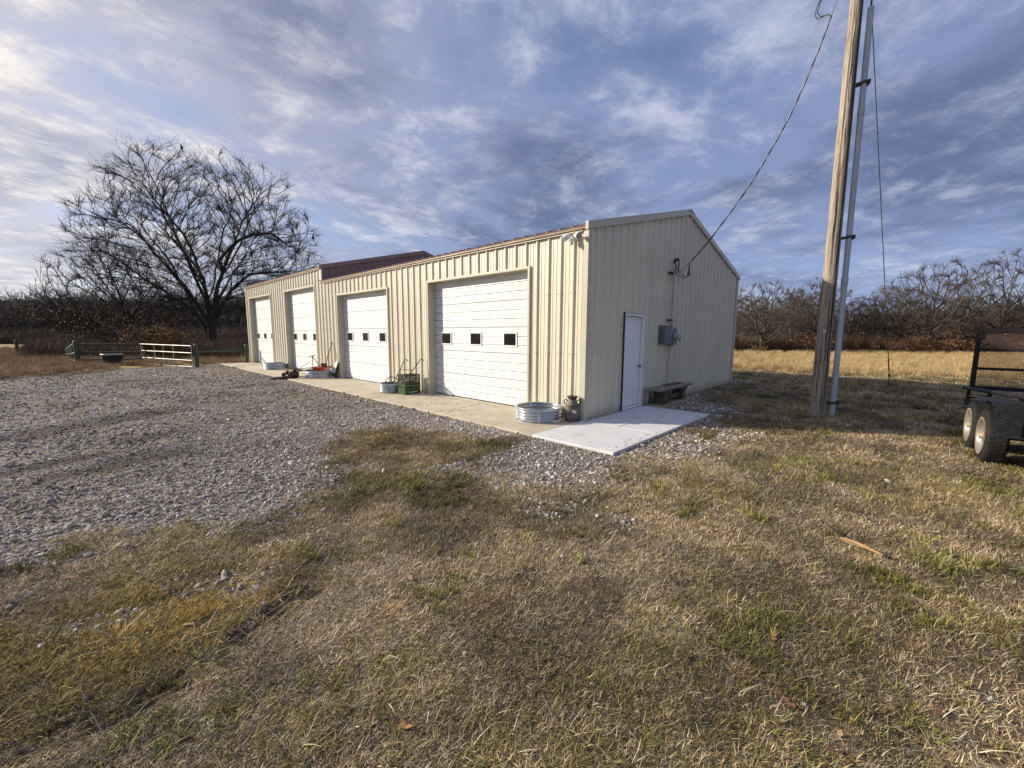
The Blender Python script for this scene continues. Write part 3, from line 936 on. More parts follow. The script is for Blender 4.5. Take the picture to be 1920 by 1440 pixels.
def overhead_door(parent, ya, yb, top, nsec):
    """jamb trim, then the door as a part with sections, panes and hinges"""
    for nm, a, b15 in (('door_jamb', (-0.046, ya, ZB), (REC + 0.06, ya + 0.055, top)), ('door_jamb', (-0.046, yb - 0.055, ZB), (REC + 0.06, yb, top)),
                       ('door_head', (-0.046, ya + 0.056, top - 0.055), (REC + 0.06, yb - 0.056, top))):
        trim(parent, nm, a, b15, 'tan_trim')
    a, c = ya + 0.058, yb - 0.058
    H = top - 0.058
    d = MB().box((REC + 0.055, a, 0.0), (REC + 0.075, c, H)).build('overhead_door', 'white_door', parent)
    hs = H / nsec
    for k in range(nsec):
        prof = [(0.003, 0.010), (0.008, 0.0)]
        z = 0.008
        for lo, hi in ((0.0, 0.328), (0.342, 0.655), (0.669, 1.0)):
            za, zb = max(lo * hs, 0.010), min(hi * hs, hs - 0.008)
            if lo > 0:
                prof += [(za - 0.016, 0.0), (za - 0.013, 0.022), (za - 0.003, 0.022), (za, -0.006)]
            nst = 4
            for q in range(nst):
                z1 = za + (zb - za) * (q + 0.5) / nst
                prof += [(z1 - 0.007, -0.001), (z1, 0.0016), (z1 + 0.007, -0.001)]
        prof += [(hs - 0.008, 0.0), (hs - 0.003, 0.010)]
        mb = MB()
        vs = []
        z0 = 0.012 + k * hs
        for z, dx in prof:
            vs += [(REC + dx, a, z0 + z), (REC + dx, c, z0 + z)]
        vs += [(REC + 0.05, a, z0 + prof[-1][0]), (REC + 0.05, c, z0 + prof[-1][0]), (REC + 0.05, a, z0 + prof[0][0]), (REC + 0.05, c, z0 + prof[0][0])]
        n = len(prof) + 2
        fs = [(2 * i, 2 * i + 1, 2 * ((i + 1) % n) + 1, 2 * ((i + 1) % n)) for i in range(n)]
        fs += [tuple(2 * i for i in range(n)), tuple(2 * i + 1 for i in range(n))[::-1]]
        mb.add(vs, fs).build('door_section', 'white_door', d)
    zc = 0.012 + 2.5 * hs + 0.02
    wy, wz = 0.44, 0.33
    span = c - a
    for q in (0.14, 0.47, 0.80):
        y = c - span * q
        fr = MB()
        for p0, p1 in (((y - wy / 2, zc - wz / 2), (y - wy / 2 + 0.03, zc + wz / 2)), ((y + wy / 2 - 0.03, zc - wz / 2), (y + wy / 2, zc + wz / 2)),
                       ((y - wy / 2 + 0.031, zc - wz / 2), (y + wy / 2 - 0.031, zc - wz / 2 + 0.03)), ((y - wy / 2 + 0.031, zc + wz / 2 - 0.03), (y + wy / 2 - 0.031, zc + wz / 2))):
            fr.box((REC - 0.018, p0[0], p0[1]), (REC + 0.02, p1[0], p1[1]))
        fr.build('window_frame', 'white_paint', d)
        MB().box((REC - 0.007, y - wy / 2 + 0.031, zc - wz / 2 + 0.031), (REC + 0.0, y + wy / 2 - 0.031, zc + wz / 2 - 0.031)).build('pane', 'pane', d)
    hm = MB().box((-0.008, -0.022, -0.014), (0.004, 0.022, 0.014)).mesh('hinge', 'box_grey')
    for k in range(nsec):
        for q in (1 / 3, 2 / 3):
            share('hinge', hm, d, (REC, c - 0.028, 0.012 + (k + q) * hs))
    MB().box((REC + 0.0, a, -0.012), (REC + 0.05, c, 0.012)).build('bottom_seal', 'rubber', d)


for a, c in doors1:
    overhead_door(near, a, c, DT1, 5)
for a, c in doors2:
    overhead_door(far, a, c, DT2, 6)

# ---- walk door in the gable
wa, wb, wh = 1.441, 2.378, 2.13
trim(near, 'door_frame', (wa, -0.040, 0.0), (wa + 0.05, 0.10, wh), 'white_paint')
trim(near, 'door_frame', (wb - 0.05, -0.040, 0.0), (wb, 0.10, wh), 'white_paint')
trim(near, 'door_frame', (wa + 0.051, -0.040, wh - 0.05), (wb - 0.051, 0.10, wh), 'white_paint')
trim(near, 'door_trim_and_shadow', (wa - 0.022, -0.046, 0.0), (wa - 0.001, -0.002, wh + 0.022), 'dark_iron')  # dark strip put in as the shadow line along the frame's left edge
trim(near, 'door_trim_and_shadow', (wa, -0.048, wh + 0.001), (wb + 0.02, -0.002, wh + 0.022), 'tan_trim')
wdoor = trim(near, 'walk_door', (wa + 0.058, 0.030, 0.055), (wb - 0.062, 0.075, wh - 0.06), 'walk_door')
MB().box((wa + 0.05, 0.035, 0.0), (wb - 0.05, 0.09, wh - 0.05)).build('door_gasket', 'dark_iron', near)
MB().box((wa + 0.051, -0.03, 0.0), (wb - 0.051, 0.034, 0.045)).build('threshold', 'white_paint', near, bevel=0.004)
kb = MB()
kb.lathe([(0.032, 0.0), (0.032, -0.008), (0.012, -0.012), (0.012, -0.04), (0.026, -0.045), (0.030, -0.06), (0.024, -0.075), (0.0, -0.078)], 16, (wb - 0.125, 0.029, 0.95), axis='y')
kb.build('door_knob', 'door_gray', wdoor, smooth=True)

# ------------------------------------------------------------------ concrete
ap = thing('concrete_apron', 'weathered tan concrete walk along the roll-up doors', 'concrete')
tag(ap, kind='structure')
y0 = 0.0
for i in range(8):
    y1 = 0.0 + (i + 1) * 22.3 / 8
    MB().box((-1.549, y0 + 0.006, -0.16), (-0.002, y1 - 0.006, 0.0)).build('concrete_slab', 'concrete_old', ap, bevel=0.008)
    y0 = y1
for a, c in doors1 + doors2:
    MB().box((-0.0015, a + 0.056, -0.16), (REC + 0.06, c - 0.056, -0.003)).build('door_sill', 'concrete_old', ap)
pad = thing('concrete_pad', 'new pale concrete pad wrapping the corner below the white walk door', 'concrete')
tag(pad, kind='structure')
for x0, x1, ya, yb in ((-1.549, -0.03, -1.549, 0.0), (-0.02, 2.456, -1.549, -0.78), (-0.02, 2.456, -0.77, -0.046)):
    MB().box((x0, ya + 0.004, -0.16), (x1, yb - 0.004, 0.004)).build('concrete_slab', 'concrete_new', pad, bevel=0.008)
MB().box((-1.53, -1.53, -0.18), (2.44, -0.06, -0.004)).build('joint_fill', 'concrete_new', pad)
MB().box((-1.53, 0.02, -0.18), (-0.01, 22.2, -0.006)).build('joint_fill', 'concrete_old', ap)

# fallen leaves blown on the apron
mb = MB()
for i in range(85):
    x, y = -1.35 + random.random() * 1.3, random.gauss(3.3, 0.9)
    if random.random() < 0.25:
        x, y = -0.1 - random.random() * 0.12, random.uniform(0.8, 11)
    s, a = random.uniform(0.012, 0.04), random.random() * 6.28
    q = [(math.cos(a + t2) * s * l2, math.sin(a + t2) * s * l2, random.uniform(0.001, 0.016)) for t2, l2 in ((0, 1), (1.3, 0.5), (3.1, 1), (4.6, 0.55))]
    mb.add([(x + p[0], y + p[1], 0.002 + p[2]) for p in q], [(0, 1, 2, 3)])
tag(mb.build('leaf_litter', 'stick_bark'), 'dead brown leaves scattered on the concrete by the near roll-up door', None, None, 'stuff')

# ------------------------------------------------------------------ utility pole, riser, guy and service drop
PX, PY = 4.20, -3.17
zp = zat(PX, PY) - 0.05
pole = thing('utility_pole', 'tall weathered wooden utility pole standing on the lawn right of the garage', 'utility pole', (PX, PY, zp))
rng = random.Random(5)
prf, NS, NR = [], 26, 34
vs, fs = [], []
for i in range(NR + 1):
    z = 9.9 * i / NR
    rr = 0.139 - 0.0042 * z
    for j in range(NS):
        a = 2 * math.pi * j / NS
        k = rr * (1 + 0.05 * math.sin(3 * a + 0.25 * z) * 0.4 + 0.03 * (fbm(np.array([j * 0.9]), np.array([z * 0.35]), 1.0, 2, 1)[0] - 0.5))
        if j in (3, 9, 13):
            k -= 0.012
        if j == 17:
            k -= 0.035
        vs.append((k * math.cos(a), k * math.sin(a), z))
for i in range(NR):
    fs += [(i * NS + j, i * NS + (j + 1) % NS, (i + 1) * NS + (j + 1) % NS, (i + 1) * NS + j) for j in range(NS)]
fs.append(tuple(NR * NS + j for j in range(NS)))
MB().add(vs, fs).build('pole_shaft', 'pole_wood', pole, smooth=True)
for a9, z0, z1, w9 in ((232, 0.2, 4.6, 0.010), (240, 4.3, 8.8, 0.009), (205, 1.1, 2.6, 0.006), (180, 3.0, 5.2, 0.006), (214, 5.6, 7.6, 0.006), (168, 0.4, 1.5, 0.006), (190, 6.3, 8.2, 0.005)):
    pts9, k9 = [], 14
    for q in range(k9 + 1):
        z = z0 + (z1 - z0) * q / k9
        a8 = R(a9 + 3.0 * math.sin(q * 1.3 + a9) + rng.uniform(-1.5, 1.5))
        r7 = (0.139 - 0.0042 * z) * 0.992
        pts9.append((r7 * math.cos(a8), r7 * math.sin(a8), z))
    MB().tube(pts9, [w9 * (0.25 + math.sin(math.pi * min(max(q / k9, 0.05), 0.95))) for q in range(k9 + 1)], 5).build('drying_check', 'bark_dark', pole)
tg = MB().box((-0.02, -0.004, -0.02), (0.02, 0.004, 0.02))
tg.xf(Matrix.Translation((-0.134, -0.012, 1.85)) @ Matrix.Rotation(R(100), 4, 'Z')).build('pole_tag', 'white_paint', pole)
hb = MB()
hb.tube([(0.0, 0.0, 9.0), (-0.03, 0.16, 9.0), (-0.03, 0.24, 8.98)], 0.016, 8)
hb.build('cable_hook', 'galv_dull', pole)
CX, CY = 4.31, -3.42
rs = thing('conduit_riser', 'grey plastic conduit riser strapped alongside the wooden utility pole', 'conduit', (CX, CY, zat(CX, CY) - 0.05))
lean = Vector((0.0, 0.035, 8.0))
mb = MB()
mb.tube([lean * (z / 8.0) for z in (0, 3.8)], 0.052, 16)
mb.build('conduit_pipe', 'pvc_grey', rs, smooth=True)
mb = MB()
mb.tube([lean * (z / 8.0) for z in (3.8, 6.35)], 0.0521, 16)
mb.build('conduit_pipe', 'pvc_grey', rs, smooth=True)
mb = MB()
mb.tube([lean * (z / 8.0) for z in (6.35, 7.98)], 0.0519, 16)
mb.build('conduit_pipe', 'pvc_grey', rs, smooth=True)
for z in (2.78, 6.05):
    mb = MB()
    mb.tube([lean * (z / 8), lean * ((z + 0.16) / 8)], 0.060, 16)
    mb.build('coupling', 'pvc_grey', rs, smooth=True)
for z in (0.32, 3.72, 6.62):
    c = lean * (z / 8)
    mb = MB()
    dv = Vector((PX - CX, PY - CY, 0))
    sv = Vector((-dv.y, dv.x, 0)).normalized() * 0.055
    mb.beam(c - dv * 0.33 + sv + Vector((0, 0, 0.035)), c + dv * 0.5 + sv * 0.8, 0.02, 0.045)
    mb.beam(c - dv * 0.33 - sv + Vector((0, 0, 0.05)), c + dv * 0.5 - sv * 0.8, 0.02, 0.045)
    mb.beam(c - dv * 0.26 - sv * 1.2, c - dv * 0.26 + sv * 1.2, 0.03, 0.05)
    mb.build('standoff_bracket', 'dark_iron', rs)
mb = MB()
for dx in (-0.018, 0.02):
    mb.tube([(lean.x + dx, lean.y, 7.9), (lean.x + dx * 1.3, lean.y, 8.4), (lean.x - 0.03 + dx, lean.y + 0.1, 9.2), (lean.x - 0.1, lean.y + 0.2, 9.5)], 0.013, 6)
mb.build('riser_wire', 'black_wire', rs)

gw = thing('guy_wire', 'thin steel guy wire running from pole top down to its lawn anchor', 'wire', (11.32, -4.16, zat(11.32, -4.16)))
A = Vector((0, 0, 0.42))
B = Vector((4.3 - 11.32, -3.25 + 4.16, 9.1))
MB().tube([A, B], 0.010, 6).build('wire', 'grey_wire', gw)
dvec = (B - A).normalized()
MB().tube([Vector((0, 0, -0.1)), A], [0.014, 0.014], 8).build('anchor_rod', 'dark_iron', gw)
mb = MB()
mb.tube([A + dvec * 0.0, A + dvec * 0.10], [0.03, 0.02], 8)
mb.tube([A + dvec * 0.25, A + dvec * 0.75], 0.016, 6)
mb.build('guy_grip', 'dark_iron', gw)

# service drop: twisted cable from the garage wall to the pole
drop = thing('overhead_cable', 'black overhead power cable sagging from the garage wall up to the pole', 'cable', (4.2, -0.30, 3.50))
ctrl = [(-0.30, 3.50), (-0.73, 3.96), (-1.48, 4.97), (-1.86, 5.62), (-2.25, 6.36), (-2.63, 7.42), (-2.79, 7.98)]
pts = []
for i in range(len(ctrl) - 1):
    for q in range(6):
        t2 = q / 6
        pts.append((0.0, ctrl[i][0] + (ctrl[i + 1][0] - ctrl[i][0]) * t2 + 0.30, ctrl[i][1] + (ctrl[i + 1][1] - ctrl[i][1]) * t2 - 3.50))
pts.append((0.0, -2.79 + 0.30, 7.98 - 3.50))
# smooth
P3 = np.array(pts)
for _ in range(4):
    P3[1:-1] = (P3[:-2] + 2 * P3[1:-1] + P3[2:]) / 4
mb1, mb2 = MB(), MB()
tw1, tw2 = [], []
fine_t = np.linspace(0, len(P3) - 1, 120)
for k, tt in enumerate(fine_t):
    i = min(int(tt), len(P3) - 2)
    p = P3[i] + (P3[i + 1] - P3[i]) * (tt - i)
    a = k * 0.55
    tw1.append((p[0] + 0.010 * math.cos(a), p[1] + 0.006 * math.sin(a), p[2] + 0.006 * math.sin(a)))
    tw2.append((p[0] - 0.010 * math.cos(a), p[1] - 0.006 * math.sin(a), p[2] - 0.006 * math.sin(a)))
MB().tube(tw1, 0.011, 6).build('insulated_conductor', 'black_wire', drop)
MB().tube(tw2, 0.0085, 6).build('bare_messenger', 'grey_wire', drop)
# messenger goes on to the wall hook at the bottom and to the pole at the top
MB().tube([(0.0, 0.0, 0.0), (-0.03, 0.22, -0.20)], 0.008, 6).build('dead_end', 'grey_wire', drop)
MB().tube([P3[-1], (-0.01, -2.56, 4.73), (-0.03, -2.66, 5.46)], 0.007, 6).build('dead_end', 'grey_wire', drop)
for s in (0.0, 0.05):
    MB().tube([P3[-1], (0.02, -2.42 + s * 0.3, 4.55), (0.05 + s, -2.30 + s, 4.58), (0.05 + s, -2.24 + s, 4.68), (0.05 + s, -2.27 + s, 4.85), (0.0, -2.6, 5.35)], 0.010, 6).build('drip_loop', 'black_wire', drop)
# drip loop at the house end
for s, pth in ((0, [(0, 0, 0), (0.03, 0.03, -0.10), (0.16, 0.06, -0.24), (0.17, 0.07, -0.33), (0.02, 0.09, -0.36), (-0.25, 0.13, -0.30), (-0.42, 0.16, -0.20), (-0.44, 0.18, -0.06), (-0.47, 0.19, 0.02)]),
               (1, [(0, 0, 0), (0.0, 0.03, -0.12), (0.05, 0.05, -0.24), (0.02, 0.07, -0.36), (-0.15, 0.10, -0.41), (-0.42, 0.15, -0.33), (-0.52, 0.17, -0.24), (-0.45, 0.18, -0.10), (-0.47, 0.19, 0.0)])):
    q = np.array(pth)
    for _ in range(2):
        m2 = (q[:-1] + q[1:]) / 2
        z = np.empty((len(q) + len(m2), 3))
        z[0::2], z[1::2] = q, m2
        z[2:-2:1] = (z[1:-3] + 2 * z[2:-2] + z[3:-1]) / 4
        q = z
    MB().tube(q, 0.009, 6).build('drip_loop', 'black_wire', drop)
    c = q[int(len(q) * 0.3)]
    MB().ball(c, (0.02, 0.02, 0.045), 8, 5).build('splice', 'black_wire', drop)

# electric service on the gable wall
es = thing('electric_service', 'grey electric panel and meter with steel mast on the garage gable wall', 'electric meter', (3.75, -0.032, 0.0))
trim(es, 'panel_box', (-0.56, -0.13, 1.44), (-0.07, 0.0, 1.90), 'box_grey')
MB().box((-0.545, -0.137, 1.46), (-0.10, -0.131, 1.86)).build('panel_cover', 'box_grey', es, bevel=0.003)
MB().box((-0.14, -0.139, 1.77), (-0.115, -0.1372, 1.82)).build('warning_label', 'white_paint', es)
ms = trim(es, 'meter_socket', (-0.03, -0.12, 1.42), (0.24, 0.0, 1.84), 'box_grey')
mb = MB()
mb.lathe([(0.088, 0.0), (0.088, -0.03), (0.076, -0.035), (0.076, -0.11), (0.06, -0.13), (0.0, -0.132)], 24, (0.105, -0.121, 1.62), axis='y')
mb.build('meter_dial', 'meter_glass', ms, smooth=True)
mb = MB()
mb.lathe([(0.094, 0.0), (0.094, -0.025), (0.085, -0.028)], 24, (0.105, -0.121, 1.62), axis='y')
mb.build('meter_ring', 'galv_dull', ms, smooth=True)
MB().box((0.145, -0.235, 1.52), (0.185, -0.20, 1.64)).build('meter_face', 'dark_iron', ms)
mb = MB()
mb.tube([(0.03, -0.06, 1.84), (0.0, -0.06, 2.0), (-0.0, -0.06, 3.46)], 0.024, 12)
mb.build('mast_pipe', 'galv_dull', es, smooth=True)
mb = MB()
mb.tube([(0.0, -0.06, 3.44), (0.0, -0.065, 3.52), (0.05, -0.09, 3.55), (0.11, -0.11, 3.52)], [0.034, 0.042, 0.040, 0.030], 12)
mb.build('weatherhead', 'dark_iron', es, smooth=True)
for z, w in ((3.20, 0.22), (2.04, 0.16)):
    mb = MB()
    mb.box((-w, -0.045, z - 0.025), (0.07, -0.002, z + 0.025))
    mb.tube([(-w + 0.02, -0.05, z), (0.10, -0.075, z)], 0.012, 8)
    mb.build('mast_bracket', 'dark_iron', es)
MB().tube([(-0.03, -0.03, 1.44), (-0.035, -0.02, 0.42)], 0.006, 6).build('ground_wire', 'black_wire', es)
MB().tube([(0.13, -0.06, 1.42), (0.13, -0.06, 1.33)], 0.018, 8).build('pipe_stub', 'galv_dull', es)
for s in (0, 1):
    MB().tube([(0.09, -0.10, 3.52), (0.10 + 0.03 * s, -0.12, 3.44), (0.06 + 0.05 * s, -0.12, 3.36), (-0.02 + 0.14 * s, -0.11, 3.27)], 0.009, 6).build('service_wire', 'black_wire', es)
MB().tube([(0.38, 0.03, 3.30), (0.38, -0.06, 3.30), (0.40, -0.08, 3.28)], 0.012, 8).build('wall_hook', 'galv_dull', es)

# security light near the corner
sl = thing('security_light', 'white twin-head security light under the eave at the garage corner', 'lamp', (-0.034, 0.24, 3.48))
mb = MB()
mb.lathe([(0.06, 0.0), (0.062, -0.03), (0.05, -0.045), (0.0, -0.046)], 20, (0, 0, 0), axis='x')
mb.build('base_plate', 'white_paint', sl, smooth=True)
for s, dy in ((1, 0.10), (-1, -0.09)):
    dirv = Vector((-0.55, 0.9 * s, -0.42)).normalized()
    c = Vector((-0.10, dy * 0.7, 0.03))
    MB().tube([(-0.04, 0, 0), c], 0.014, 8).build('arm', 'white_paint', sl)
    mb = MB()
    mb.tube([c, c + dirv * 0.03, c + dirv * 0.07, c + dirv * 0.13, c + dirv * 0.14], [0.02, 0.045, 0.056, 0.066, 0.062], 16)
    hd = mb.build('lamp_head', 'white_paint', sl, smooth=True)
    MB().tube([c + dirv * 0.141, c + dirv * 0.146], [0.056, 0.050], 16).build('lens', 'meter_glass', hd)
mb = MB()
mb.tube([(-0.08, 0.03, -0.02), (-0.10, 0.04, -0.07), (-0.11, 0.045, -0.13), (-0.11, 0.045, -0.15)], [0.03, 0.045, 0.042, 0.030], 14)
mb.build('motion_sensor', 'white_paint', sl, smooth=True)


# ------------------------------------------------------------------ bench by the gable wall
bn = thing('bench', 'low wooden plank bench with dark curved legs beside the white walk door', 'bench', (3.45, -0.28, 0.0))
MB().box((-1.00, -0.185, -0.04), (0.92, 0.20, 0.028)).build('base_board', 'bench_base', bn, bevel=0.006)
MB().box((-1.02, -0.19, 0.365), (1.05, 0.03, 0.405)).build('seat_plank', 'bench_wood', bn, bevel=0.006)
MB().box((-1.02, 0.037, 0.362), (0.98, 0.215, 0.403)).build('seat_plank', 'bench_wood', bn, bevel=0.006)
MB().box((-0.05, 0.05, 0.404), (0.9, 0.21, 0.416)).build('loose_board', 'bench_leg', bn)
for cx in (-0.56, 0.52):
    prof = [(-0.26, 0.364), (-0.23, 0.32), (-0.14, 0.27), (-0.105, 0.20), (-0.12, 0.12), (-0.17, 0.07), (-0.18, 0.029), (0.18, 0.029), (0.17, 0.07), (0.12, 0.12), (0.105, 0.20), (0.14, 0.27), (0.23, 0.32), (0.26, 0.364)]
    MB().hexa([(cx + x, -0.13, z) for x, z in prof], [(cx + x, 0.13, z) for x, z in prof]).build('leg', 'bench_leg', bn, bevel=0.008)
mb = MB()
rg = random.Random(2)
MB().box((-0.42, -0.045, 0.09), (0.40, 0.0, 0.21)).build('stretcher', 'bench_leg', bn, bevel=0.01)


# ------------------------------------------------------------------ galvanised rings
def ring(x, y, r, h, label, rot=0.0):
    o = thing('galvanised_ring', label, 'metal ring', (x, y, 0.0), rot, 'corrugated galvanised rings on the concrete walk')
    prof = []
    n = 4
    for k in range(n * 8 + 1):
        z = 0.012 + (h - 0.03) * k / (n * 8)
        prof.append((r - 0.010 + 0.016 * math.cos(2 * math.pi * (k / 8 - 0.5)), z))
    inner = [(p[0] - 0.004, p[1]) for p in prof[::-1]]
    mb5 = MB()
    mb5.lathe(prof + inner + [prof[0]], 56)
    mb5.build('ring_wall', 'galv', o, smooth=True)
    mb5 = MB()
    mb5.lathe([(r + 0.010 * math.cos(a) * 0.9, h - 0.012 + 0.012 * math.sin(a)) for a in [2 * math.pi * q / 8 for q in range(9)]], 56)
    mb5.build('rolled_rim', 'galv', o, smooth=True)
    mb5 = MB()
    mb5.lathe([(r + 0.004, 0.0), (r + 0.004, 0.014), (r - 0.006, 0.014), (r - 0.006, 0.0)], 56)
    mb5.build('bottom_edge', 'galv_dull', o, smooth=True)
    mb5 = MB()
    mb5.box((-r - 0.006, -0.03, 0.02), (-r + 0.016, 0.03, h - 0.025))
    mb5.xf(Matrix.Rotation(0.7, 4, 'Z')).build('seam_strap', 'galv_dull', o)
    return o


ring(-0.50, 0.72, 0.455, 0.27, 'large empty corrugated steel ring beside the rusty milk can')
ring(-0.62, 6.15, 0.33, 0.27, 'small corrugated steel ring holding the cultivator wheel beside the green crates')
ring(-0.50, 11.55, 0.50, 0.27, 'corrugated steel ring with the orange tray resting on it')
ring(-0.52, 16.6, 0.50, 0.29, 'farthest corrugated steel ring, standing before the last two roll-up doors')

# ------------------------------------------------------------------ milk can
mc = thing('milk_can', 'rusty old milk can with two handles at the garage corner', 'milk can', (-0.17, 0.15, 0.004))
mb = MB()
mb.lathe([(0.0, 0.002), (0.128, 0.002), (0.135, 0.01), (0.132, 0.03), (0.136, 0.04), (0.136, 0.29), (0.128, 0.325), (0.095, 0.37), (0.078, 0.39), (0.076, 0.43)], 32)
mb.build('can_body', 'can_rust', mc, smooth=True)
mb = MB()
mb.lathe([(0.076, 0.425), (0.088, 0.445), (0.098, 0.46), (0.104, 0.475), (0.100, 0.482), (0.060, 0.482), (0.055, 0.470), (0.0, 0.470)], 32)
mb.build('lid', 'rust_iron', mc, smooth=True)
for s in (1, -1):
    pts = [(0.0 - 0.0, s * 0.118, 0.325), (0, s * 0.150, 0.345), (0, s * 0.160, 0.385), (0, s * 0.140, 0.415), (0, s * 0.105, 0.405), (0, s * 0.082, 0.385)]
    mb = MB()
    mb.tube(pts, 0.011, 8)
    mb.xf(Matrix.Rotation(R(40), 4, 'Z')).build('handle', 'dark_iron', mc, smooth=True)
mb = MB()
for z in (0.045, 0.30):
    mb.lathe([(0.1365, z - 0.008), (0.1405, z), (0.1365, z + 0.008)], 32)
mb.build('band', 'rust_iron', mc, smooth=True)
mb = MB()
a0 = R(232)
vs = []
for i in range(7):
    for j in range(5):
        a = a0 + (i - 3) * 0.10
        s = 1.0 - 0.25 * abs(i - 3) / 3
        vs.append((0.1372 * math.cos(a), 0.1372 * math.sin(a), 0.20 + (j - 2) * 0.016 * s + 0.012 * math.sin(i)))
mb.add(vs, [(i * 5 + j, i * 5 + j + 1, i * 5 + j + 6, i * 5 + j + 5) for i in range(6) for j in range(4)])
mb.build('worn_decal', 'decal', mc)


# ------------------------------------------------------------------ crates
def crate(loc, rz, mtl, label, h, decal, ax=0.255, ay=0.165):
    o = thing('milk_crate', label, 'crate', loc, rz, 'stacked plastic milk crates')
    t6 = 0.012
    for k in range(4):
        mb6 = MB()
        # one side: rim, base band, posts and lattice bars, built on the side y = -d and turned
        a, d = (ax, ay) if k % 2 == 0 else (ay, ax)
        mb6.box((-a, -d, h - 0.035), (a - t6 - 0.001, -d + t6, h))
        zb = 0.036 if not decal else 0.19
        mb6.box((-a, -d, 0.0), (a - t6 - 0.001, -d + t6, zb - 0.001))
        nb = 8 if k % 2 == 0 else 6
        for q in range(nb):
            x = -a + (2 * a - t6 - 0.03) * q / (nb - 1)
            mb6.box((x, -d + 0.001, zb), (x + 0.018, -d + t6 - 0.001, h - 0.036))
        nrow = 3 if not decal else 1
        for q in range(1, nrow + 1):
            z = zb + (h - 0.036 - zb) * q / (nrow + 1)
            mb6.box((-a + 0.002, -d + 0.003, z - 0.007), (a - t6 - 0.003, -d + t6 - 0.003, z + 0.007))
        mb6.xf(Matrix.Rotation(k * math.pi / 2, 4, 'Z')).build('crate_side', mtl, o)
    mb6 = MB()
    for q in range(11):
        x = -ax + t6 + 0.005 + (2 * ax - 2 * t6 - 0.03) * q / 10
        mb6.box((x, -ay + t6 + 0.002, 0.004), (x + 0.018, ay - t6 - 0.002, 0.014))
    mb6.build('crate_floor', mtl, o)
    if decal:
        mb6 = MB()
        mb6.lathe([(0.0, 0.0), (0.016, 0.0)], 12, (-0.10, -ay - 0.0012, 0.06), axis='y')
        mb6.box((-0.078, -ay - 0.0016, 0.052), (0.13, -ay - 0.0006, 0.068))
        mb6.build('print_mark', 'decal', o)
    return o


CRZ = R(4)
crate((-0.42, 5.50, 0.004), CRZ, 'crate_green', 'lower crate of the stack, solid dark green with white print', 0.28, True)
crate((-0.42, 5.50, 0.285), CRZ + 0.04, 'crate_black', 'upper crate of the stack, blackish open lattice', 0.26, False)

# hand cultivator: wheel in the small ring, two handles above the crates
cu = thing('hand_cultivator', 'black wheeled hand cultivator leaning between small ring and crates', 'garden tool', (-0.62, 6.02, 0.0))
hub = Vector((0.0, 0.05, 0.24))
whl = MB()
whl.tube([hub + Vector((0.20 * math.cos(a) * 0.62, -0.20 * math.cos(a) * 0.78, 0.20 * math.sin(a))) for a in [2 * math.pi * q / 28 for q in range(28)]], 0.013, 6, closed=True)
whl.build('wheel_rim', 'dark_iron', cu, smooth=True)
mb = MB()
for q in range(6):
    a = 2 * math.pi * q / 6
    mb.tube([hub, hub + Vector((0.20 * math.cos(a) * 0.62, -0.20 * math.cos(a) * 0.78, 0.20 * math.sin(a)))], 0.005, 5)
mb.build('spoke', 'dark_iron', cu)
h1 = [hub, (0.10, -0.15, 0.56), (0.20, -0.30, 0.92), (0.215, -0.34, 0.955), (0.22, -0.40, 0.94), (0.225, -0.45, 0.90)]
h2 = [(0.10, -0.42, 0.40), (0.28, -0.55, 0.62), (0.50, -0.64, 0.94), (0.515, -0.67, 0.965), (0.525, -0.72, 0.95), (0.53, -0.76, 0.92)]
for hh in (h1, h2):
    MB().tube(hh, 0.012, 8).build('handle', 'dark_iron', cu, smooth=True)
MB().tube([(0.125, -0.19, 0.65), (0.315, -0.56, 0.66)], 0.009, 6).build('cross_bar', 'dark_iron', cu)
MB().tube([(0.125, -0.19, 0.64), (0.12, -0.30, 0.36)], 0.008, 6).build('brace', 'dark_iron', cu)
MB().tube([hub, (0.06, -0.20, 0.32), (0.10, -0.42, 0.40)], 0.012, 6).build('frame_bar', 'dark_iron', cu)
MB().hexa([(0.02, -0.16, 0.09), (0.06, -0.30, 0.10), (0.04, -0.26, 0.20), (0.02, -0.19, 0.20)], [(0.05, -0.15, 0.09), (0.09, -0.29, 0.10), (0.07, -0.25, 0.20), (0.05, -0.18, 0.20)]).build('blade', 'rust_iron', cu)

# ------------------------------------------------------------------ odds and ends on and around the third ring
tr = thing('orange_tray', 'orange-red metal tray resting on the corrugated ring', 'tray', (-0.45, 11.40, 0.275))
tr.rotation_euler = (0, 0, R(40))
a1, a2 = 0.22, 0.34
MB().hexa([(-a1, -0.16, 0.0), (a1, -0.16, 0.0), (a1, 0.16, 0.0), (-a1, 0.16, 0.0)], [(-a2, -0.24, 0.13), (a2, -0.24, 0.13), (a2, 0.24, 0.13), (-a2, 0.24, 0.13)]).build('tray_body', 'orange_paint', tr, bevel=0.006)
mb = MB()
mb.tube([(-a2, -0.24, 0.135), (a2, -0.24, 0.135), (a2, 0.24, 0.135), (-a2, 0.24, 0.135)], 0.012, 6, closed=True)
mb.build('tray_rim', 'orange_paint', tr)
pt = thing('rusty_can', 'short brown rusty can standing on the orange tray', 'can', (-0.40, 11.36, 0.408))
mb = MB()
mb.lathe([(0.0, 0.0), (0.105, 0.0), (0.11, 0.01), (0.11, 0.10)], 24)
mb.build('can_wall', 'brown_pot', pt, smooth=True)
mb = MB()
mb.lathe([(0.11, 0.095), (0.118, 0.10), (0.118, 0.125), (0.10, 0.127), (0.10, 0.03), (0.0, 0.03)], 24)
mb.build('can_rim', 'dark_iron', pt, smooth=True)
bs = thing('long_handle', 'thin worn wooden tool handle leaning above the orange tray', 'tool handle', (-0.20, 11.42, 0.0))
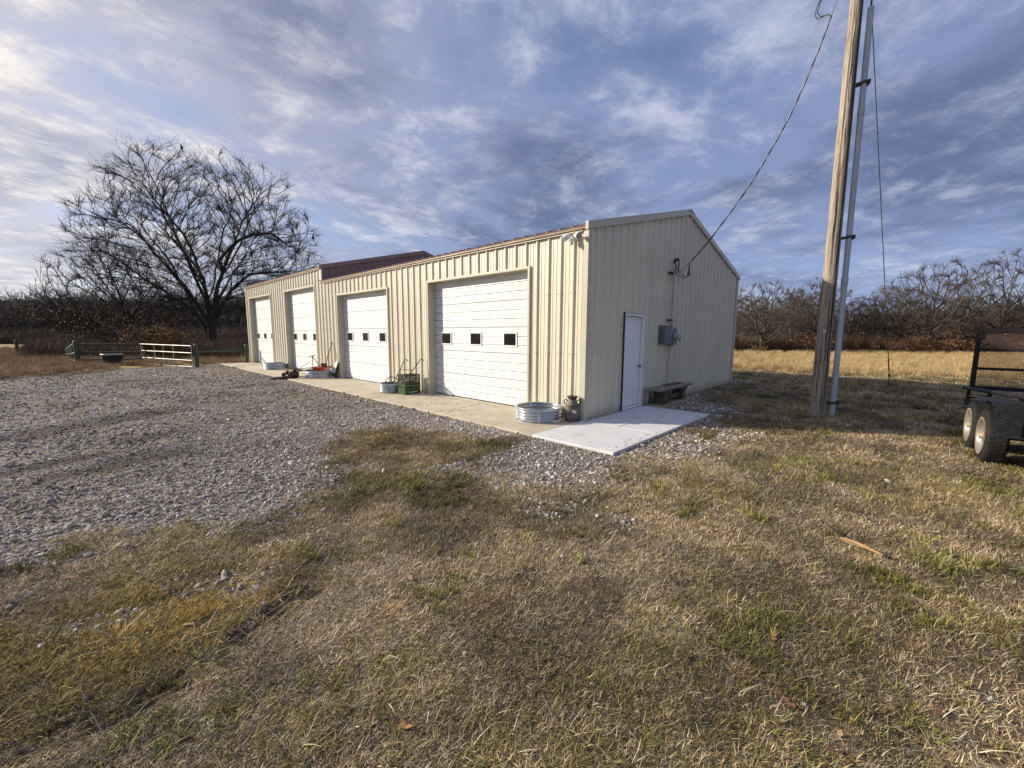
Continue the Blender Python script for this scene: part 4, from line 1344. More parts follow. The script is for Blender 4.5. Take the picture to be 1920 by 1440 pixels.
MB().tube([(-0.1, 0.06, 0.42), (-0.03, 0.02, 0.75), (0.155, -0.08, 1.33)], [0.014, 0.016, 0.018], 8).build('shaft', 'bench_leg', bs)
MB().tube([(-0.11, 0.065, 0.40), (-0.085, 0.055, 0.49)], [0.020, 0.018], 8).build('ferrule', 'dark_iron', bs)
pb = thing('pale_board', 'pale blue-grey board with dark back leaning on the wall by the ring', 'board', (-0.12, 11.02, 0.0))
MB().hexa([(-0.10, -0.14, 0.20), (-0.10, 0.20, 0.20), (0.05, 0.02, 0.62), (0.05, -0.14, 0.62)], [(-0.085, -0.14, 0.20), (-0.085, 0.20, 0.20), (0.066, 0.02, 0.62), (0.066, -0.14, 0.62)]).build('board_face', 'board_pale', pb)
MB().hexa([(-0.06, -0.19, 0.0), (-0.06, -0.02, 0.0), (0.068, -0.02, 0.60), (0.068, -0.19, 0.60)], [(-0.04, -0.19, 0.0), (-0.04, -0.02, 0.0), (0.088, -0.02, 0.60), (0.088, -0.19, 0.60)]).build('board_back', 'dark_iron', pb)
# push plough lying with hoop handles
pl = thing('push_plow', 'black iron push plow with hooped handles lying against the third ring', 'garden tool', (-1.02, 12.05, 0.0))
mb = MB()
mb.tube([(0.55 * math.cos(a) * 0.75 + 0.05, 0.55 * math.cos(a) * -0.45, 0.15 + 0.12 * math.sin(a)) for a in [2 * math.pi * q / 30 for q in range(30)]], 0.016, 6, closed=True)
mb.build('hoop', 'dark_iron', pl, smooth=True)
mb = MB()
mb.tube([(-0.40, 0.30, 0.10), (0.0, 0.05, 0.24), (0.30, -0.25, 0.31), (0.48, -0.42, 0.30)], 0.018, 6)
mb.build('handle', 'dark_iron', pl, smooth=True)
mb = MB()
mb.tube([(-0.38, 0.22, 0.08), (-0.05, 0.12, 0.30), (0.28, 0.0, 0.34), (0.50, -0.2, 0.33)], 0.016, 6)
mb.build('handle', 'dark_iron', pl, smooth=True)
MB().ball((-0.48, 0.30, 0.11), (0.08, 0.05, 0.085), 10, 6).build('blade', 'dark_iron', pl, smooth=True)
ls = [((0.44, -0.10, 0.30), (0.40, -0.18, 0.80)), ((0.62, -0.32, 0.40), (0.40, -0.18, 0.80)), ((-0.15, 0.22, 0.20), (0.34, -0.12, 0.58))]
for (p, q), r in zip(ls, (0.014, 0.014, 0.009)):
    MB().tube([p, q], r, 6).build('leg', 'dark_iron', pl)
MB().tube([(0.31, -0.12, 0.79), (0.50, -0.24, 0.82)], 0.016, 6).build('grip', 'dark_iron', pl)

# rusty iron lumps at the edge of the walk
ru = thing('rusty_pump', 'dark rusty iron pump body lying at the edge of the walk', 'scrap iron', (-1.36, 11.95, 0.0), R(-30))
mb = MB()
mb.tube([(-0.10, 0, 0.10), (0.0, 0, 0.12), (0.16, 0, 0.13), (0.24, 0.0, 0.13)], [0.08, 0.12, 0.13, 0.10], 14)
mb.build('pump_body', 'rust_iron', ru, smooth=True)
mb = MB()
mb.tube([(0.08, 0.0, 0.2), (0.12, -0.03, 0.30), (0.18, -0.04, 0.31)], [0.07, 0.065, 0.05], 12)
mb.build('spout', 'rust_iron', ru, smooth=True)
mb = MB()
mb.tube([(-0.12, 0.02, 0.14), (-0.17, 0.03, 0.23), (-0.10, 0.03, 0.27)], [0.05, 0.06, 0.05], 10)
mb.build('flange', 'rust_iron', ru, smooth=True)
ru2 = thing('rusty_plow_point', 'low jagged rusty plow point beside the rusty pump', 'scrap iron', (-1.72, 12.05, -0.05), R(-40))
MB().hexa([(-0.42, -0.03, 0.02), (0.2, -0.12, 0.0), (0.28, 0.08, 0.0), (-0.1, 0.10, 0.0)], [(-0.38, -0.01, 0.06), (0.12, -0.06, 0.14), (0.2, 0.05, 0.12), (-0.1, 0.06, 0.13)]).build('plow_share', 'rust_iron', ru2, bevel=0.01)
mb = MB()
mb.tube([(0.1, 0.0, 0.10), (0.28, 0.03, 0.09), (0.42, 0.05, 0.06)], [0.05, 0.06, 0.05], 8)
mb.build('shank', 'rust_iron', ru2, smooth=True)

# ------------------------------------------------------------------ utility trailer
TX, TY = 2.30, -6.365
tz = zat(2.2, -5.4) + 0.0
tl = thing('utility_trailer', 'black tandem-axle utility trailer with raised mesh ramp at the right edge', 'trailer', (TX, TY, tz), R(3.0))
PT = math.tan(R(3.6))


def pz(lx, z):
    return z - PT * (lx - 0.3)


def tbox(name, mtl, xa, xb, ya, yb, za, zb, bevel=0.004, par=None):
    lo = [(xa, ya, pz(xa, za)), (xa, yb, pz(xa, za)), (xa, yb, pz(xa, zb)), (xa, ya, pz(xa, zb))]
    hi = [(xb, ya, pz(xb, za)), (xb, yb, pz(xb, za)), (xb, yb, pz(xb, zb)), (xb, ya, pz(xb, zb))]
    return MB().hexa(lo, hi).build(name, mtl, par or tl, bevel=bevel)


def tbar(name, p, q, r=0.03, mtl='trailer_black', par=None):
    return MB().tube([(p[0], p[1], pz(p[0], p[2])), (q[0], q[1], pz(q[0], q[2]))], r, 10).build(name, mtl, par or tl, smooth=True)


for s in (1, -1):
    tbar('top_rail', (-1.75, s * 0.79, 0.86), (3.62, s * 0.79, 0.86), 0.034)
    tbox('side_frame', 'trailer_black', -1.75, 3.5, s * 0.76 - 0.03, s * 0.76 + 0.03, 0.52, 0.64)
    for lx in (-1.72, -0.2, 1.6, 3.35):
        tbox('side_post', 'trailer_black', lx - 0.025, lx + 0.025, s * 0.76 - 0.025, s * 0.76 + 0.025, 0.642, 0.84)
tbar('top_rail', (-1.75, -0.78, 0.86), (-1.75, 0.78, 0.86), 0.034)
for k in range(7):
    tbox('deck_plank', 'deck_wood', -1.7, 3.45, -0.72 + k * 0.206, -0.72 + k * 0.206 + 0.197, 0.60, 0.638)
for lx in (-1.6, -0.6, 0.4, 1.4, 2.4, 3.3):
    tbox('cross_member', 'trailer_black', lx - 0.03, lx + 0.03, -0.725, 0.725, 0.50, 0.59)
for s in (1, -1):
    # fender with sloping ends, set outside the frame
    yo, yi = s * 1.13, s * 0.80
    prof = [(-1.10, 0.40), (-1.10, 0.80), (0.02, 0.805), (0.70, 0.80), (0.90, 0.765), (0.90, 0.755), (0.70, 0.79), (0.02, 0.795), (-1.092, 0.79), (-1.092, 0.40)]
    fd = MB().hexa([(x, yo, pz(x, z)) for x, z in prof], [(x, yi, pz(x, z)) for x, z in prof]).build('fender', 'trailer_black', tl)
    MB().hexa([(-1.115, yo, pz(-1.1, 0.40)), (-1.115, s * 0.90, pz(-1.1, 0.40)), (-1.115, s * 0.90, pz(-1.1, 0.79)), (-1.115, yo, pz(-1.1, 0.79))],
              [(-1.104, yo, pz(-1.1, 0.40)), (-1.104, s * 0.90, pz(-1.1, 0.40)), (-1.104, s * 0.90, pz(-1.1, 0.79)), (-1.104, yo, pz(-1.1, 0.79))]).build('tread_plate', 'diamond', fd)
    mb = MB()
    for iy in range(9):
        for iz in range(14):
            y, z = s * (0.92 + 0.19 * iy / 8), pz(-1.1, 0.43 + 0.33 * iz / 13)
            q = 1 if (iy + iz) % 2 else -1
            mb.beam((-1.1165, y - 0.008, z - 0.008 * q), (-1.1165, y + 0.008, z + 0.008 * q), 0.005, 0.005, up=(1, 0, 0))
    tag(mb.build('tread_pattern', 'diamond', fd), kind='stuff')
    tbox('fender_step', 'diamond', -1.17, -1.08, *sorted((s * 1.14, s * 0.05)), 0.375, 0.398)
    tbox('light_post', 'trailer_black', -1.13, -1.08, *sorted((s * 0.87, s * 0.81)), 0.40, 0.80)
# tandem wheels
RW = 0.365
tire_prof = [(0.215, -0.085), (0.25, -0.100), (0.31, -0.106), (0.345, -0.098), (0.362, -0.080), (RW, -0.05), (RW, 0.05), (0.362, 0.080), (0.345, 0.098), (0.31, 0.106), (0.25, 0.100), (0.215, 0.085)]
mb = MB()
mb.lathe(tire_prof, 48, axis='y')
for k in range(40):
    a = 2 * math.pi * k / 40
    for yy, sk in ((-0.055, 0.03), (0.0, -0.03), (0.055, 0.03)):
        c, s_ = math.cos(a), math.sin(a)
        c2, s2 = math.cos(a + sk), math.sin(a + sk)
        mb.hexa([((RW - 0.004) * c, yy - 0.02, (RW - 0.004) * s_), ((RW - 0.004) * c2, yy + 0.02, (RW - 0.004) * s2), ((RW - 0.004) * math.cos(a + sk + 0.07), yy + 0.02, (RW - 0.004) * math.sin(a + sk + 0.07)), ((RW - 0.004) * math.cos(a + 0.07), yy - 0.02, (RW - 0.004) * math.sin(a + 0.07))],
                [((RW + 0.003) * c, yy - 0.02, (RW + 0.003) * s_), ((RW + 0.003) * c2, yy + 0.02, (RW + 0.003) * s2), ((RW + 0.003) * math.cos(a + sk + 0.07), yy + 0.02, (RW + 0.003) * math.sin(a + sk + 0.07)), ((RW + 0.003) * math.cos(a + 0.07), yy - 0.02, (RW + 0.003) * math.sin(a + 0.07))])
tire_me = mb.mesh('tyre', 'rubber', smooth=True)
mb = MB()
mb.lathe([(0.226, 0.098), (0.226, 0.107), (0.245, 0.1095), (0.258, 0.1095), (0.258, 0.100)], 40, axis='y')
band_me = mb.mesh('sidewall', 'sidewall', smooth=True)
mb = MB()
mb.lathe([(0.218, -0.09), (0.226, -0.085), (0.205, -0.06), (0.195, 0.03), (0.215, 0.085), (0.224, 0.098), (0.219, 0.104), (0.205, 0.090), (0.185, 0.055), (0.16, 0.045), (0.12, 0.060), (0.075, 0.055), (0.0, 0.055)], 40, axis='y')
rim_me = mb.mesh('rim', 'rim', smooth=True)
mb = MB()
mb.lathe([(0.052, 0.05), (0.052, 0.09), (0.040, 0.115), (0.0, 0.118)], 20, axis='y')
for k in range(5):
    a = 2 * math.pi * k / 5
    mb.lathe([(0.011, 0.055), (0.011, 0.08), (0.0, 0.084)], 6, (0.085 * math.cos(a), 0, 0.085 * math.sin(a)), axis='y')
hub_me = mb.mesh('hub', 'hub', smooth=True)
for s in (1, -1):
    for lx in (-0.45, 0.45):
        wl = share('wheel', tire_me, tl, (lx, s * 1.02, RW - 0.015), (0, random.random() * 3, 0 if s == 1 else math.pi))
        share('sidewall', band_me, wl)
        share('rim', rim_me, wl)
        share('hub', hub_me, wl)
for lx in (-0.45, 0.45):
    MB().tube([(lx, -0.94, RW), (lx, 0.94, RW)], 0.035, 10).build('axle', 'trailer_black', tl)
# ramp gate standing up at the far end
GX, gl, gr, gb, gt = 3.33, 0.73, -0.73, 0.86, 2.03
for p, q in (((GX, gl, gb), (GX, gl, gt)), ((GX, gr, gb), (GX, gr, gt))):
    gate = MB()
    gate.beam((GX, p[1], pz(GX, p[2])), (GX, q[1], pz(GX, q[2])), 0.07, 0.06, up=(1, 0, 0))
    gate.build('ramp_side_bar', 'trailer_black', tl)
for z, w in ((gb + 0.02, 0.07), (gb + 0.40, 0.05), (gb + 0.77, 0.05), (gt - 0.02, 0.085)):
    MB().beam((GX, gl - 0.026, pz(GX, z)), (GX, gr + 0.026, pz(GX, z)), 0.04, w).build('ramp_bar', 'trailer_black', tl)
for za, zb in ((gb + 0.045, gb + 0.385), (gb + 0.415, gb + 0.755), (gb + 0.785, gt - 0.048)):
    mb = MB()
    nr_, nc = 8, 38
    for r_ in range(nr_):
        for sgn in (1, -1):
            vs = []
            for c_ in range(nc + 1):
                y = gl - 0.027 + (gr - gl + 0.054) * c_ / nc
                amp = (zb - za) / nr_ / 2
                z = za + (zb - za) * (r_ + 0.5) / nr_ + sgn * amp * (1 if c_ % 2 else -1) * 0.98
                z = pz(GX, z)
                vs += [(GX - 0.004, y, z - 0.0060), (GX + 0.008, y, z + 0.0060)]
            mb.add(vs, [(2 * i, 2 * i + 2, 2 * i + 3, 2 * i + 1) for i in range(nc)])
    tag(mb.build('ramp_mesh', 'mesh_rust', tl), kind='stuff')
for s in (1, -1):
    MB().tube([(-1.75, s * 0.6, pz(-1.75, 0.48)), (-3.2, 0.0, pz(-3.2, 0.42))], 0.045, 8).build('tongue_bar', 'trailer_black', tl)
MB().tube([(-3.25, 0.0, pz(-3.2, 0.42)), (-3.45, 0, pz(-3.2, 0.42))], [0.05, 0.04], 10).build('coupler', 'trailer_black', tl)
MB().tube([(-2.9, 0.0, 0.02), (-2.9, 0, 0.95)], 0.03, 10).build('tongue_jack', 'trailer_black', tl)

# ------------------------------------------------------------------ pipe fence and gate at the far end of the lot


def pipe_post(parent, p, h, r, mtl, name='post'):
    mb7 = MB()
    mb7.tube([(p[0], p[1], -0.2), (p[0], p[1], h)], r, 10)
    mb7.lathe([(r, h), (r * 0.8, h + r * 0.5), (r * 0.3, h + r * 0.75), (0, h + r * 0.8)], 10, (p[0], p[1], 0))
    return mb7.build(name, mtl, parent, smooth=True)


def rel(p, o):
    return (p[0] - o[0], p[1] - o[1])


P0 = (-6.87, 26.6)
Hh = (-4.50, 25.2)
Mm = (-5.95, 26.05)
G = (-2.88, 20.95)
Bp = (-0.30, 22.25)
PLf = (-7.30, 33.9)
fz0 = zat(-5, 25)
f1 = thing('pipe_fence', 'dark green pipe fence run between corner post and metal gate', 'fence', (P0[0], P0[1], fz0))
pipe_post(f1, (0, 0), 1.20, 0.10, 'fence_green')
pipe_post(f1, rel(Mm, P0), 0.62, 0.05, 'fence_dark')
pipe_post(f1, rel(Hh, P0), 1.10, 0.055, 'fence_dark')
hx, hy = rel(Hh, P0)
for za, zb, e in ((1.08, 1.06, 1.0), (0.64, 0.66, 1.0), (0.26, 0.30, 1.0)):
    MB().tube([(0, 0, za), (hx * e, hy * e, zb)], 0.042, 8).build('rail', 'fence_dark', f1, smooth=True)
f2 = thing('pipe_fence', 'short green pipe fence panel with five uprights running back from corner post', 'fence', (P0[0] - 0.05, P0[1] + 0.15, fz0))
ex, ey = rel(PLf, P0)
for za, zb in ((1.12, 0.62), (0.62, 0.30), (0.22, 0.02)):
    MB().tube([(0, 0, za), (ex, ey, zb)], 0.040, 8).build('rail', 'fence_green', f2, smooth=True)
for q in (0.22, 0.42, 0.62, 0.82, 1.0):
    MB().tube([(ex * q, ey * q, -0.1), (ex * q, ey * q, 1.12 - 0.5 * q)], 0.07, 8).build('post', 'fence_green', f2, smooth=True)
gtg = thing('pipe_gate', 'bright galvanised four-bar farm gate closing the fence gap', 'gate', (G[0], G[1], fz0))
gx2, gy2 = rel(Hh, G)
gxe, gye = gx2 * 0.985, gy2 * 0.985
for za, zb in ((1.05, 1.09), (0.70, 0.74), (0.33, 0.37), (0.02, 0.02)):
    MB().tube([(gx2 * 0.03, gy2 * 0.03, za), (gxe, gye, zb)], 0.026, 8).build('bar', 'gate_galv', gtg, smooth=True)
for q in (0.03, 0.36, 0.55, 0.72, 0.985):
    MB().tube([(gx2 * q, gy2 * q, 0.02), (gx2 * q, gy2 * q, 1.06)], 0.013, 8).build('upright', 'galv_dull', gtg, smooth=True)
f3 = thing('pipe_fence', 'single-rail dark green pipe fence between gate post and garage', 'fence', (G[0] + 0.12, G[1], fz0))
pipe_post(f3, (0, 0), 1.10, 0.085, 'fence_green')
bx, by = rel(Bp, G)
pipe_post(f3, (bx - 0.12, by), 1.02, 0.085, 'fence_green')
MB().tube([(0, 0, 0.75), (bx - 0.12, by, 0.74)], 0.045, 8).build('rail', 'fence_green', f3, smooth=True)
f4 = thing('wire_fence', 'distant low dark fence out in the pale field at far left', 'fence', (-10.3, 47.4, zat(-10.3, 47.4)))
pipe_post(f4, (0, 0), 0.95, 0.10, 'fence_dark')
pipe_post(f4, (2.4, 6.2), 0.95, 0.08, 'fence_dark')
MB().tube([(0, 0, 0.86), (2.4, 6.2, 0.9)], 0.045, 8).build('rail', 'fence_dark', f4)
for q in (0.25, 0.5, 0.75):
    MB().tube([(2.4 * q, 6.2 * q, -0.1), (2.4 * q, 6.2 * q, 0.88)], 0.025, 6).build('post', 'fence_dark', f4)
tb = thing('water_tub', 'black plastic stock tub with pale rim behind the pipe fence', 'tub', (-5.62, 25.1, fz0))
mb = MB()
mb.lathe([(0.0, 0.0), (0.36, 0.0), (0.40, 0.30), (0.41, 0.56), (0.36, 0.56), (0.34, 0.1), (0.0, 0.08)], 28)
mb.build('tub_body', 'tub_black', tb, smooth=True)
mb = MB()
mb.lathe([(0.41, 0.545), (0.435, 0.55), (0.44, 0.58), (0.42, 0.60), (0.37, 0.595)], 28)
mb.build('tub_rim', 'galv_dull', tb, smooth=True)
pv = thing('marker_post', 'slim white plastic marker post beside the big bare tree', 'post', (-0.33, 32.6, fz0))
MB().tube([(0, 0, -0.2), (0, 0, 0.85)], 0.06, 10).build('pipe', 'white_paint', pv, smooth=True)
MB().lathe([(0.066, 0.78), (0.066, 0.86), (0.03, 0.88), (0.0, 0.88)], 10).build('cap', 'white_paint', pv)

# ================================================================== TREES


class Skel:
    def __init__(self, seed):
        self.ch = []
        self.r = random.Random(seed)

    def grow(self, p, d, length, rad, lev, maxlev, up=0.12, wander=0.22, kids=(5, 8), spread=(28, 58), ratio=(0.45, 0.7), tip=0.35, zmin=0.3, minr=0.01):
        r = self.r
        seg = {0: 7, 1: 6, 2: 5, 3: 4, 4: 3}.get(lev, 2)
        pts, rads, dirs = [Vector(p)], [rad], [Vector(d).normalized()]
        d = Vector(d).normalized()
        for i in range(seg):
            w = Vector((r.gauss(0, 1), r.gauss(0, 1), r.gauss(0, 1))) * wander
            d = (d + w + Vector((0, 0, up))).normalized()
            q = pts[-1] + d * (length / seg)
            if q.z < zmin:
                q.z = zmin
            pts.append(q)
            dirs.append(d.copy())
            rads.append(max(minr, rad * (1 - (1 - tip) * (i + 1) / seg)))
        self.ch.append((pts, rads, lev))
        if lev < maxlev:
            self.sprout(pts, rads, dirs, length, lev, maxlev, up, wander, kids, spread, ratio, tip, zmin, minr)

    last = (3, 4)

    def sprout(self, pts, rads, dirs, length, lev, maxlev, up, wander, kids, spread, ratio, tip, zmin, minr, lo=0.22):
        r = self.r
        n = r.randint(*(kids if lev + 1 < maxlev else self.last))
        for k in range(n):
            t2 = lo + (1 - lo) * (k + r.random() * 0.8) / n
            t2 = min(t2, 0.999)
            x = t2 * (len(pts) - 1)
            i = int(x)
            f = x - i
            p = pts[i].lerp(pts[i + 1], f)
            d = dirs[min(i + 1, len(dirs) - 1)]
            rr = rads[i] + (rads[i + 1] - rads[i]) * f
            az = r.random() * 6.283
            o = d.orthogonal().normalized()
            o = o * math.cos(az) + d.cross(o) * math.sin(az)
            a = R(r.uniform(*spread))
            nd = d * math.cos(a) + o * math.sin(a)
            L = length * r.uniform(*ratio) * (1.15 - 0.5 * t2)
            self.grow(p, nd, L, max(minr, rr * r.uniform(0.5, 0.72)), lev + 1, maxlev, up, wander, kids, spread, ratio, tip, zmin, minr)

    def meshes(self, trunk_lev=0):
        a, b16 = MB(), MB()
        for pts, rads, lev in self.ch:
            n = 10 if lev == 0 else 7 if lev == 1 else 4 if lev == 2 else 3
            (a if lev <= trunk_lev else b16).tube(pts, rads, n, cap=lev < 2)
        return a, b16


def fast_mesh(mb, name, mtl, smooth=True):
    me5 = bpy.data.meshes.new(name)
    me5.from_pydata(mb.v, [], mb.f)
    if smooth:
        me5.polygons.foreach_set('use_smooth', [True] * len(me5.polygons))
    me5.materials.append(M[mtl])
    return me5



def colonize(init, attr, step, infl, kill, iters, rs, up=0.10, jit=0.16, inert=0.9, radial=0.8, zfork=1.5):
    """grow a skeleton from init nodes [(pos, parent)] towards attraction points"""
    pos = [np.array(p, float) for p, _ in init]
    par = [q for _, q in init]
    A = np.array(attr, float)
    alive = np.ones(len(A), bool)
    best = np.full(len(A), 1e9)
    near_i = np.zeros(len(A), int)
    new = list(range(len(pos)))
    pdir = {}
    stall = np.zeros(len(A), int)
    for it in range(iters):
        if new:
            NP = np.array([pos[i] for i in new])
            d = np.linalg.norm(A[:, None, :] - NP[None, :, :], axis=2)
            k = d.argmin(1)
            dm = d[np.arange(len(A)), k]
            m = dm < best
            best[m] = dm[m]
            near_i[m] = np.array(new)[k[m]]
            stall = np.where(m, 0, stall + (best < infl))
            alive &= stall < 5
            alive &= best > kill
        act = alive & (best < infl)
        if not act.any():
            break
        ids = near_i[act]
        P_ = np.array(pos)
        vec = A[act] - P_[ids]
        vec /= np.linalg.norm(vec, axis=1)[:, None] + 1e-9
        uid, invx = np.unique(ids, return_inverse=True)
        sm = np.zeros((len(uid), 3))
        np.add.at(sm, invx, vec)
        new = []
        for j, i in enumerate(uid):
            v = sm[j] / (np.linalg.norm(sm[j]) + 1e-9)
            if par[i] >= 0:
                q = pos[i] - pos[par[i]]
                v = v + inert * q / (np.linalg.norm(q) + 1e-9)
            q = pos[i] - np.array([0, 0, zfork])
            v = v + rs.normal(0, jit, 3) + np.array([0, 0, up]) + radial * q / (np.linalg.norm(q) + 1e-9)
            v /= np.linalg.norm(v) + 1e-9
            p = pos[i] + v * step
            key = (round(p[0], 2), round(p[1], 2), round(p[2], 2))
            if key in pdir:
                continue
            pdir[key] = 1
            pos.append(p)
            par.append(int(i))
            new.append(len(pos) - 1)
    return np.array(pos), np.array(par)


def skeleton_tree(init, attr, step, infl, kill, iters, seed, tip=0.012, expo=2.25, twig=(0.35, 0.9), ntw=2, up=0.08, jit=0.16, rmax=None, base_flare=1.25, thick=0.09, tw_up=0.35, radial=0.8, zfork=1.5):
    """returns trunk and crown builders plus the crown's nodes"""
    rs = np.random.RandomState(seed)
    pos, par = colonize(init, attr, step, infl, kill, iters, rs, up, jit, radial=radial, zfork=zfork)
    n = len(pos)
    kids_ = [[] for _ in range(n)]
    for i in range(n):
        if par[i] >= 0:
            kids_[par[i]].append(i)
    rad = np.zeros(n)
    for i in range(n - 1, -1, -1):
        rad[i] = max(tip, sum(rad[c] ** expo for c in kids_[i]) ** (1 / expo)) if kids_[i] else tip
    if rmax:
        f = min(1.0, rmax / rad.max())
        rad = tip + (rad - tip) * f
    a, b30 = MB(), MB()
    # chains: follow the thickest child, start a new chain at every other child
    roots = [i for i in range(n) if par[i] < 0]
    stack = [(r, None) for r in roots]
    while stack:
        i, start = stack.pop()
        ch = [] if start is None else [start]
        ch.append(i)
        while kids_[i]:
            ks = sorted(kids_[i], key=lambda c: -rad[c])
            for c in ks[1:]:
                stack.append((c, i))
            i = ks[0]
            ch.append(i)
        if len(ch) < 2:
            continue
        P_ = pos[ch].copy()
        if len(ch) > 3:
            P_[1:-1] = (P_[:-2] + 2 * P_[1:-1] + P_[2:]) / 4
        R_ = rad[ch].copy()
        if start is not None:
            R_[0] = min(R_[0], R_[1] * 1.15)
        # thin chains keep every second node
        cut = 0
        while cut < len(ch) and R_[cut] > thick:
            cut += 1
        if start is None:
            R_[0] *= base_flare
        if cut > 1:
            sel = list(range(0, cut)) + ([cut] if cut < len(ch) else [])
            a.tube(P_[sel], R_[sel], 9, cap=True)
        lo = max(0, cut - 1) if cut > 1 else 0
        sel = list(range(lo, len(ch), 2))
        if sel[-1] != len(ch) - 1:
            sel.append(len(ch) - 1)
        if len(sel) > 1:
            b30.tube(P_[sel], R_[sel], 4 if R_[sel[0]] > 0.03 else 3, cap=False)
    for i in range(n):
        if rad[i] < tip * 2.6 and par[i] >= 0:
            d0 = pos[i] - pos[par[i]]
            d0 /= np.linalg.norm(d0) + 1e-9
            for k in range(ntw if not kids_[i] else (1 if rs.rand() < 0.55 else 0)):
                v = d0 + rs.normal(0, 0.55, 3) + np.array([0, 0, tw_up])
                v /= np.linalg.norm(v)
                L = rs.uniform(*twig)
                p1 = pos[i] + v * L * 0.5
                v2 = v + rs.normal(0, 0.25, 3) + np.array([0, 0, tw_up * 0.4])
                v2 /= np.linalg.norm(v2)
                b30.tube([pos[i], p1, p1 + v2 * L * 0.5], [tip, tip * 0.85, tip * 0.6], 3, cap=False)
    return a, b30, pos, rad


def dome(n, cx, cz, rx, rz_, rs, zlo, ry=None, shell=0.5, under=0.55):
    """attraction points in a rounded crown, denser near the outside"""
    out = []
    ry = ry or rx
    while len(out) < n:
        p = rs.uniform(-1, 1, 3)
        r = np.linalg.norm(p)
        if r > 1 or (r < 0.75 and rs.rand() < shell):
            continue
        if p[2] < 0:
            p[2] *= under
        q = (cx + p[0] * rx, p[1] * ry, cz + p[2] * rz_)
        if q[2] > zlo:
            out.append(q)
    return out


RV = Vector((0.690, -0.724, 0))        # along the picture plane of the tree (seen from the yard)
FV = Vector((0.724, 0.690, 0))

# ---- the big bare tree behind the lot, limbs laid out by hand
limbs = [
    ([(-0.2, 1.6), (-1.5, 3.1), (-2.5, 5.5), (-3.9, 8.2), (-6.3, 11.2), (-8.6, 13.4)], 0.26, 0.05),
    ([(0.0, 1.9), (-0.1, 5.5), (-0.8, 9.5), (-2.6, 12.2), (-4.2, 15.0), (-5.4, 17.6)], 0.32, 0.05),
    ([(0.1, 1.9), (0.6, 5.6), (1.6, 8.9), (3.3, 12.6), (4.4, 14.6), (6.6, 16.4)], 0.30, 0.05),
    ([(1.2, 8.2), (3.8, 10.3), (6.3, 10.6), (8.5, 9.1), (10.6, 9.8)], 0.16, 0.03),
    ([(0.15, 4.5), (0.5, 8.5), (0.5, 11.5), (1.2, 15.8)], 0.20, 0.04),
    ([(-0.5, 2.4), (-2.0, 4.2), (-4.9, 6.5), (-8.0, 9.0), (-10.2, 10.4)], 0.20, 0.03),
    ([(-0.1, 6.5), (-3.2, 9.6), (-6.4, 12.4), (-7.6, 14.3)], 0.17, 0.03),
    ([(0.5, 2.9), (1.9, 5.6), (3.8, 7.2), (6.4, 7.4)], 0.17, 0.03),
    ([(0.1, 5.0), (-1.4, 9.0), (-1.6, 13.0), (-2.2, 16.8)], 0.17, 0.03),
    ([(0.8, 6.2), (2.4, 9.6), (2.6, 13.0), (3.6, 16.2)], 0.15, 0.03),
]
init = [((0, 0, -0.3), -1), ((0.03, 0, 0.4), 0), ((0.05, 0, 0.9), 1), ((0.02, 0, 1.4), 2), ((0, 0, 1.9), 3)]
depth_bias = [1.5, -2.0, 2.2, -1.5, 3.5, -2.5, 4.0, 1.0, -4.0, 5.0]
rr = random.Random(4)
allb = list(zip(limbs, depth_bias))
# extra limbs that run towards and away from the yard so the crown is round
for k in range(6):
    sgn = 1 if k % 2 else -1
    u0 = rr.uniform(-0.3, 0.4)
    uu = rr.uniform(-4.0, 4.0)
    zt_ = rr.uniform(9.0, 14.0)
    allb.append((([(u0, rr.uniform(2.2, 4.0)), (u0 + uu * 0.3, zt_ * 0.5), (u0 + uu * 0.7, zt_ * 0.8), (u0 + uu, zt_)], 0, 0), sgn * rr.uniform(5.0, 7.5)))
for (uz, r0, r1), db in allb:
    n = len(uz)
    pts = []
    for i, (u, z) in enumerate(uz):
        dpt = db * (i / (n - 1)) ** 1.3
        pts.append(RV * u + FV * dpt + Vector((0, 0, z)))
    # join the limb to the nearest node already there
    dist = [(Vector(q) - pts[0]).length for q, _ in init]
    prev = dist.index(min(dist))
    for i in range(n - 1):
        seg = pts[i + 1] - pts[i]
        m = max(2, int(seg.length / 0.5))
        for q in range(m):
            p = pts[i].lerp(pts[i + 1], (q + (1 if i or min(dist) < 0.3 else 0)) / m)
            p = p + Vector((rr.gauss(0, 1), rr.gauss(0, 1), rr.gauss(0, 1))) * 0.07
            init.append((tuple(p), prev))
            prev = len(init) - 1
rsb = np.random.RandomState(9)
att = []
for q in dome(5800, 0.0, 8.6, 9.5, 8.6, rsb, 3.0, ry=7.4, shell=0.35, under=0.70):
    # shoulders: the crown leans out to the left, is blunt on top
    if q[2] > 16.2 and rsb.rand() < 0.6:
        continue
    att.append(tuple(RV * q[0] + FV * q[1] + Vector((0, 0, q[2]))))
TB = (1.83, 42.4)
big = thing('bare_tree', 'huge spreading bare tree beyond the gate, tallest on the left', 'tree', (TB[0], TB[1], zat(*TB)))
a, b17, nodes, nrad = skeleton_tree(init, att, 0.36, 3.2, 0.60, 110, 3, tip=0.0115, expo=2.42, twig=(0.35, 0.95), ntw=3, up=0.22, rmax=0.54, radial=0.8, zfork=2.0)
for nm, mbx in (('trunk', a), ('crown', b17)):
    o = bpy.data.objects.new(nm, fast_mesh(mbx, nm, 'bark_dark'))
    COL.objects.link(o)
    o.parent = big
nodes = nodes[nrad < 0.05]
print('big tree', len(nodes), 'faces', len(b17.f))


